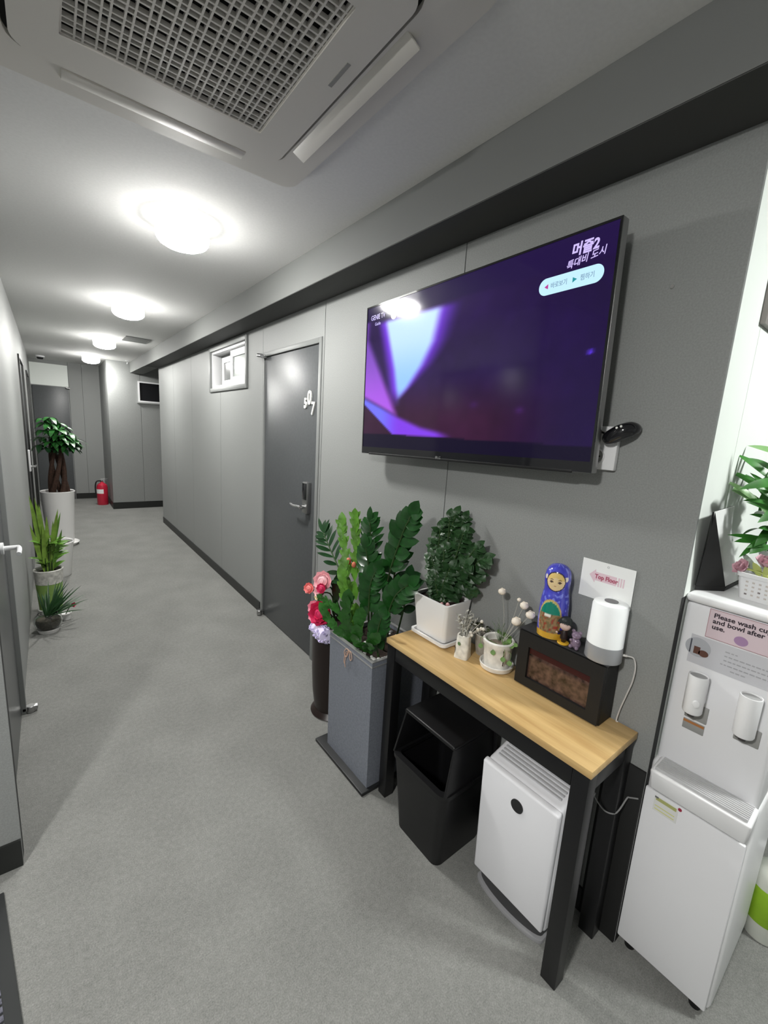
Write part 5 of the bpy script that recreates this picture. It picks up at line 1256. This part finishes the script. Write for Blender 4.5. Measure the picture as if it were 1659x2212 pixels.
tops = [(-1.32, 6.05, 1.44), (-1.26, 6.02, 1.46), (-1.18, 6.02, 1.34), (-1.10, 6.00, 1.30), (-1.06, 6.04, 1.22), (-1.14, 6.10, 1.25), (-1.25, 6.06, 1.26), (-1.34, 6.08, 1.24), (-1.20, 5.98, 1.20), (-1.09, 6.05, 1.14), (-1.30, 6.0, 1.12), (-1.16, 6.16, 1.36), (-1.24, 6.18, 1.34), (-1.37, 6.02, 1.16), (-1.12, 6.14, 1.18), (-1.20, 6.05, 1.40), (-1.24, 5.97, 1.33)]
tops += [(-1.28, 6.0, 1.39), (-1.15, 5.98, 1.27), (-1.21, 5.96, 1.27), (-1.08, 6.02, 1.24), (-1.13, 5.99, 1.18), (-1.27, 5.98, 1.20), (-1.33, 6.0, 1.32), (-1.18, 6.0, 1.13), (-1.06, 6.06, 1.17), (-1.31, 6.02, 1.40), (-1.16, 5.96, 1.22), (-1.10, 5.97, 1.21)]
for i, tp in enumerate(tops):
    mb = MB(); b = Vector((TC[0] + 0.015, TC[1], 1.16)); tp = Vector(tp)
    mb.tube([b, b.lerp(tp, 0.5) + Vector((0, 0, 0.03)), tp], 0.004, n=6, sub=4, mi=1)
    for k in range(6):
        a = 2 * PI * k / 6 + i; d = Vector((math.cos(a), math.sin(a), random.uniform(-0.25, 0.25)))
        if tp.x + d.x * 0.1 < -1.46: d.x = abs(d.x)
        mb.leaf(tp, d, (0, 0, 1), random.uniform(0.10, 0.135), 0.050, droop=0.6, n=6)
    mb.build('leaf_spray', [M_pach2 if tp.z < 1.17 else M_pach, M_stalk], pa, smooth=60)
p2 = thing('white_pot', 'wide white pot standing in front of the potted tree', 'pot', (-1.30, 4.90, 0))
PC2 = (-1.298, 4.90, 0.0)
mb = MB(); mb.lathe([(0, 0.0005), (0.100, 0.0005), (0.106, 0.01), (0.138, 0.315), (0.143, 0.325), (0.139, 0.334), (0.130, 0.326), (0.127, 0.30), (0, 0.298)], PC2, n=48); mb.build('pot_body', M_white_ce, p2)
mb = MB(); mb.lathe([(0, 0.299), (0.126, 0.301)], PC2, n=28); mb.build('soil', M_soil, p2)
p3 = thing('snake_plant', 'yellow-green upright sword-leaved plant in a white and green pot', 'plant', (-1.352, 3.98, 0))
P3 = (-1.352, 3.98, 0.0)
mb = MB(); mb.lathe([(0, 0.0005), (0.078, 0.0005), (0.082, 0.012), (0.080, 0.03), (0.062, 0.032)], P3, n=40); mb.build('white_foot', M_white_ce, p3)
mb = MB(); mb.lathe([(0.061, 0.0325), (0.072, 0.034), (0.083, 0.235), (0.062, 0.237)], P3, n=40); mb.build('green_sleeve', mat('sleeve_green', (0.24, 0.40, 0.10), 0.5, noise=(12, 0.15)), p3)
mb = MB(); mb.lathe([(0.06, 0.2375), (0.085, 0.2375), (0.090, 0.330), (0.093, 0.340), (0.088, 0.346), (0.081, 0.338), (0.079, 0.315), (0, 0.313)], P3, n=40); mb.build('white_rim', mat('rim_marbled', (0.62, 0.61, 0.57), 0.4, noise=(35, 0.3)), p3)
mb = MB(); mb.lathe([(0, 0.314), (0.078, 0.316)], P3, n=28); mb.build('soil', M_soil, p3)
M_sv = mat('leaf_yellow_green', (0.20, 0.34, 0.05), 0.4, noise=(14, 0.35)); M_sv2 = mat('leaf_fresh_green', (0.10, 0.23, 0.03), 0.4, noise=(14, 0.35))
for tp, w_ in (((-1.425, 3.95, 0.915), 0.034), ((-1.395, 3.93, 0.90), 0.032), ((-1.375, 4.00, 0.84), 0.030), ((-1.265, 3.93, 0.81), 0.030), ((-1.25, 4.0, 0.77), 0.026), ((-1.335, 3.95, 0.76), 0.030), ((-1.30, 3.95, 0.72), 0.028), ((-1.41, 4.0, 0.75), 0.030), ((-1.435, 3.95, 0.70), 0.028), ((-1.36, 3.92, 0.70), 0.028), ((-1.25, 3.90, 0.66), 0.026)):
    b = Vector((P3[0] + random.uniform(-.03, .03), P3[1] + random.uniform(-.03, .03), 0.314)); tp = Vector(tp); d = tp - b
    mb = MB(); mb.leaf(b, d, (0.1, -0.9, 0.3), d.length, w_, n=8, cup=0.3); mb.build('sword_leaf', M_sv if w_ > 0.027 else M_sv2, p3, smooth=60)
for k in range(60):
    a = random.uniform(0, 2 * PI); b = Vector((P3[0] + 0.03 * math.cos(a), P3[1] + 0.03 * math.sin(a), random.uniform(0.33, 0.56))); d = Vector((math.cos(a) * 0.7, math.sin(a) * 0.7, random.uniform(0.3, 1.0)))
    if b.x + d.x * 0.13 < LX + 0.025: d.x = abs(d.x) * 0.3; b.x = max(b.x, LX + 0.04)
    mb = MB(); mb.leaf(b, d, (0, -0.4, 0.8), random.uniform(0.08, 0.12), 0.028, droop=0.4, n=5); mb.build('low_leaf', M_sv2, p3, smooth=60)
mb = MB()
for k in range(9):
    a = k * 0.7; mb.tube([(P3[0] + 0.03 * math.cos(a), P3[1] + 0.03 * math.sin(a), 0.312), (P3[0] + 0.034 * math.cos(a + .4), P3[1] + 0.034 * math.sin(a + .4), 0.58)], 0.005, n=6)
mb.build('stalks', M_stalk, p3)
pk = thing('small_pink_flower', 'pink flower leaning out of a low white pot behind the glass bowl', 'plant', (-1.262, 3.76, 0))
mb = MB(); mb.lathe([(0, 0.0005), (0.028, 0.0005), (0.036, 0.050), (0.032, 0.050), (0.029, 0.040), (0, 0.040)], (-1.268, 3.765, 0), n=28); mb.build('pot', M_white_ce, pk)
mb = MB(); flower(mb, (-1.222, 3.76, 0.105), 0.024, (0.6, -0.6, 0.3), layers=3, n=6); mb.tube([(-1.222, 3.76, 0.10), (-1.245, 3.765, 0.085), (-1.268, 3.765, 0.038)], 0.003, n=6, sub=4, mi=1); mb.build('pink_bloom', [mat('bloom_magenta', (0.62, 0.06, 0.16), 0.5), M_stalk], pk, smooth=60)
gb = thing('glass_bowl_plant', 'dark grassy plant in a round glass bowl on a white dish, beside the left wall', 'plant', (-1.368, 3.60, 0))
GC = (-1.368, 3.60, 0.0)
mb = MB(); mb.lathe([(0, 0.0005), (0.058, 0.0005), (0.068, 0.026), (0.064, 0.028), (0.055, 0.012), (0, 0.011)], GC, n=40); mb.build('dish', M_white_ce, gb)
mb = MB(); mb.lathe([(0, 0.0125), (0.048, 0.0125), (0.074, 0.040), (0.082, 0.075), (0.075, 0.110), (0.056, 0.134), (0.052, 0.134), (0.070, 0.108), (0.077, 0.075), (0.069, 0.043), (0.045, 0.0175), (0, 0.0175)], GC, n=44); mb.build('glass_bowl', mat('glass', (0.92, 0.95, 0.93), 0.03, trans=1.0, ior=1.45), gb)
mb = MB(); mb.lathe([(0, 0.0185), (0.043, 0.0185), (0.066, 0.044), (0.074, 0.075), (0.068, 0.096), (0.03, 0.104), (0, 0.105)], GC, n=36); mb.build('gravel', mat('gravel_brown', (0.06, 0.05, 0.034), 0.8, noise=(160, 0.7), bump=(180, 0.8)), gb, kind='stuff')
M_grass = mat('leaf_grass_dark', (0.016, 0.060, 0.016), 0.4, noise=(14, 0.4))
for k in range(44):
    a = random.uniform(0, 2 * PI); el = random.uniform(0.5, 1.45); b = Vector((GC[0] + 0.018 * math.cos(a), GC[1] + 0.018 * math.sin(a), 0.10)); d = Vector((math.cos(a) * math.cos(el), math.sin(a) * math.cos(el), math.sin(el)))
    l = random.uniform(0.16, 0.27)
    if b.x + d.x * l < LX + 0.03: d.x = abs(d.x)
    mb = MB(); mb.leaf(b, d, (0.0, -0.5, 0.85), l, 0.011, droop=0.35, n=7, cup=0.25); mb.build('grass_blade', M_grass, gb, smooth=60)

# ------------------------------------------------------------------ entrance mat
em = thing('door_mat', 'ribbed grey door mat with a black border at the entrance', 'mat', (-1.95, 0.85, 0))
M_rub = mat('mat_rubber', (0.02, 0.022, 0.022), 0.7)
MM = Matrix.Translation((-1.488, 1.56, 0)) @ Matrix.Rotation(0.143, 4, 'Z')
mb = MB(MM); mb.box(-0.9, 0.0, -1.45, 0.0, 0.0004, 0.007, bev=0.002); mb.build('border', M_rub, em)
mb = MB(MM); y = -1.40
while y < -0.05:
    mb.box(-0.86, -0.032, y, y + 0.014, 0.0072, 0.0105); y += 0.022
mb.build('ribbed_pile', mat('mat_grey', (0.10, 0.10, 0.125), 0.9, noise=(150, 0.5)), em, smooth=0)
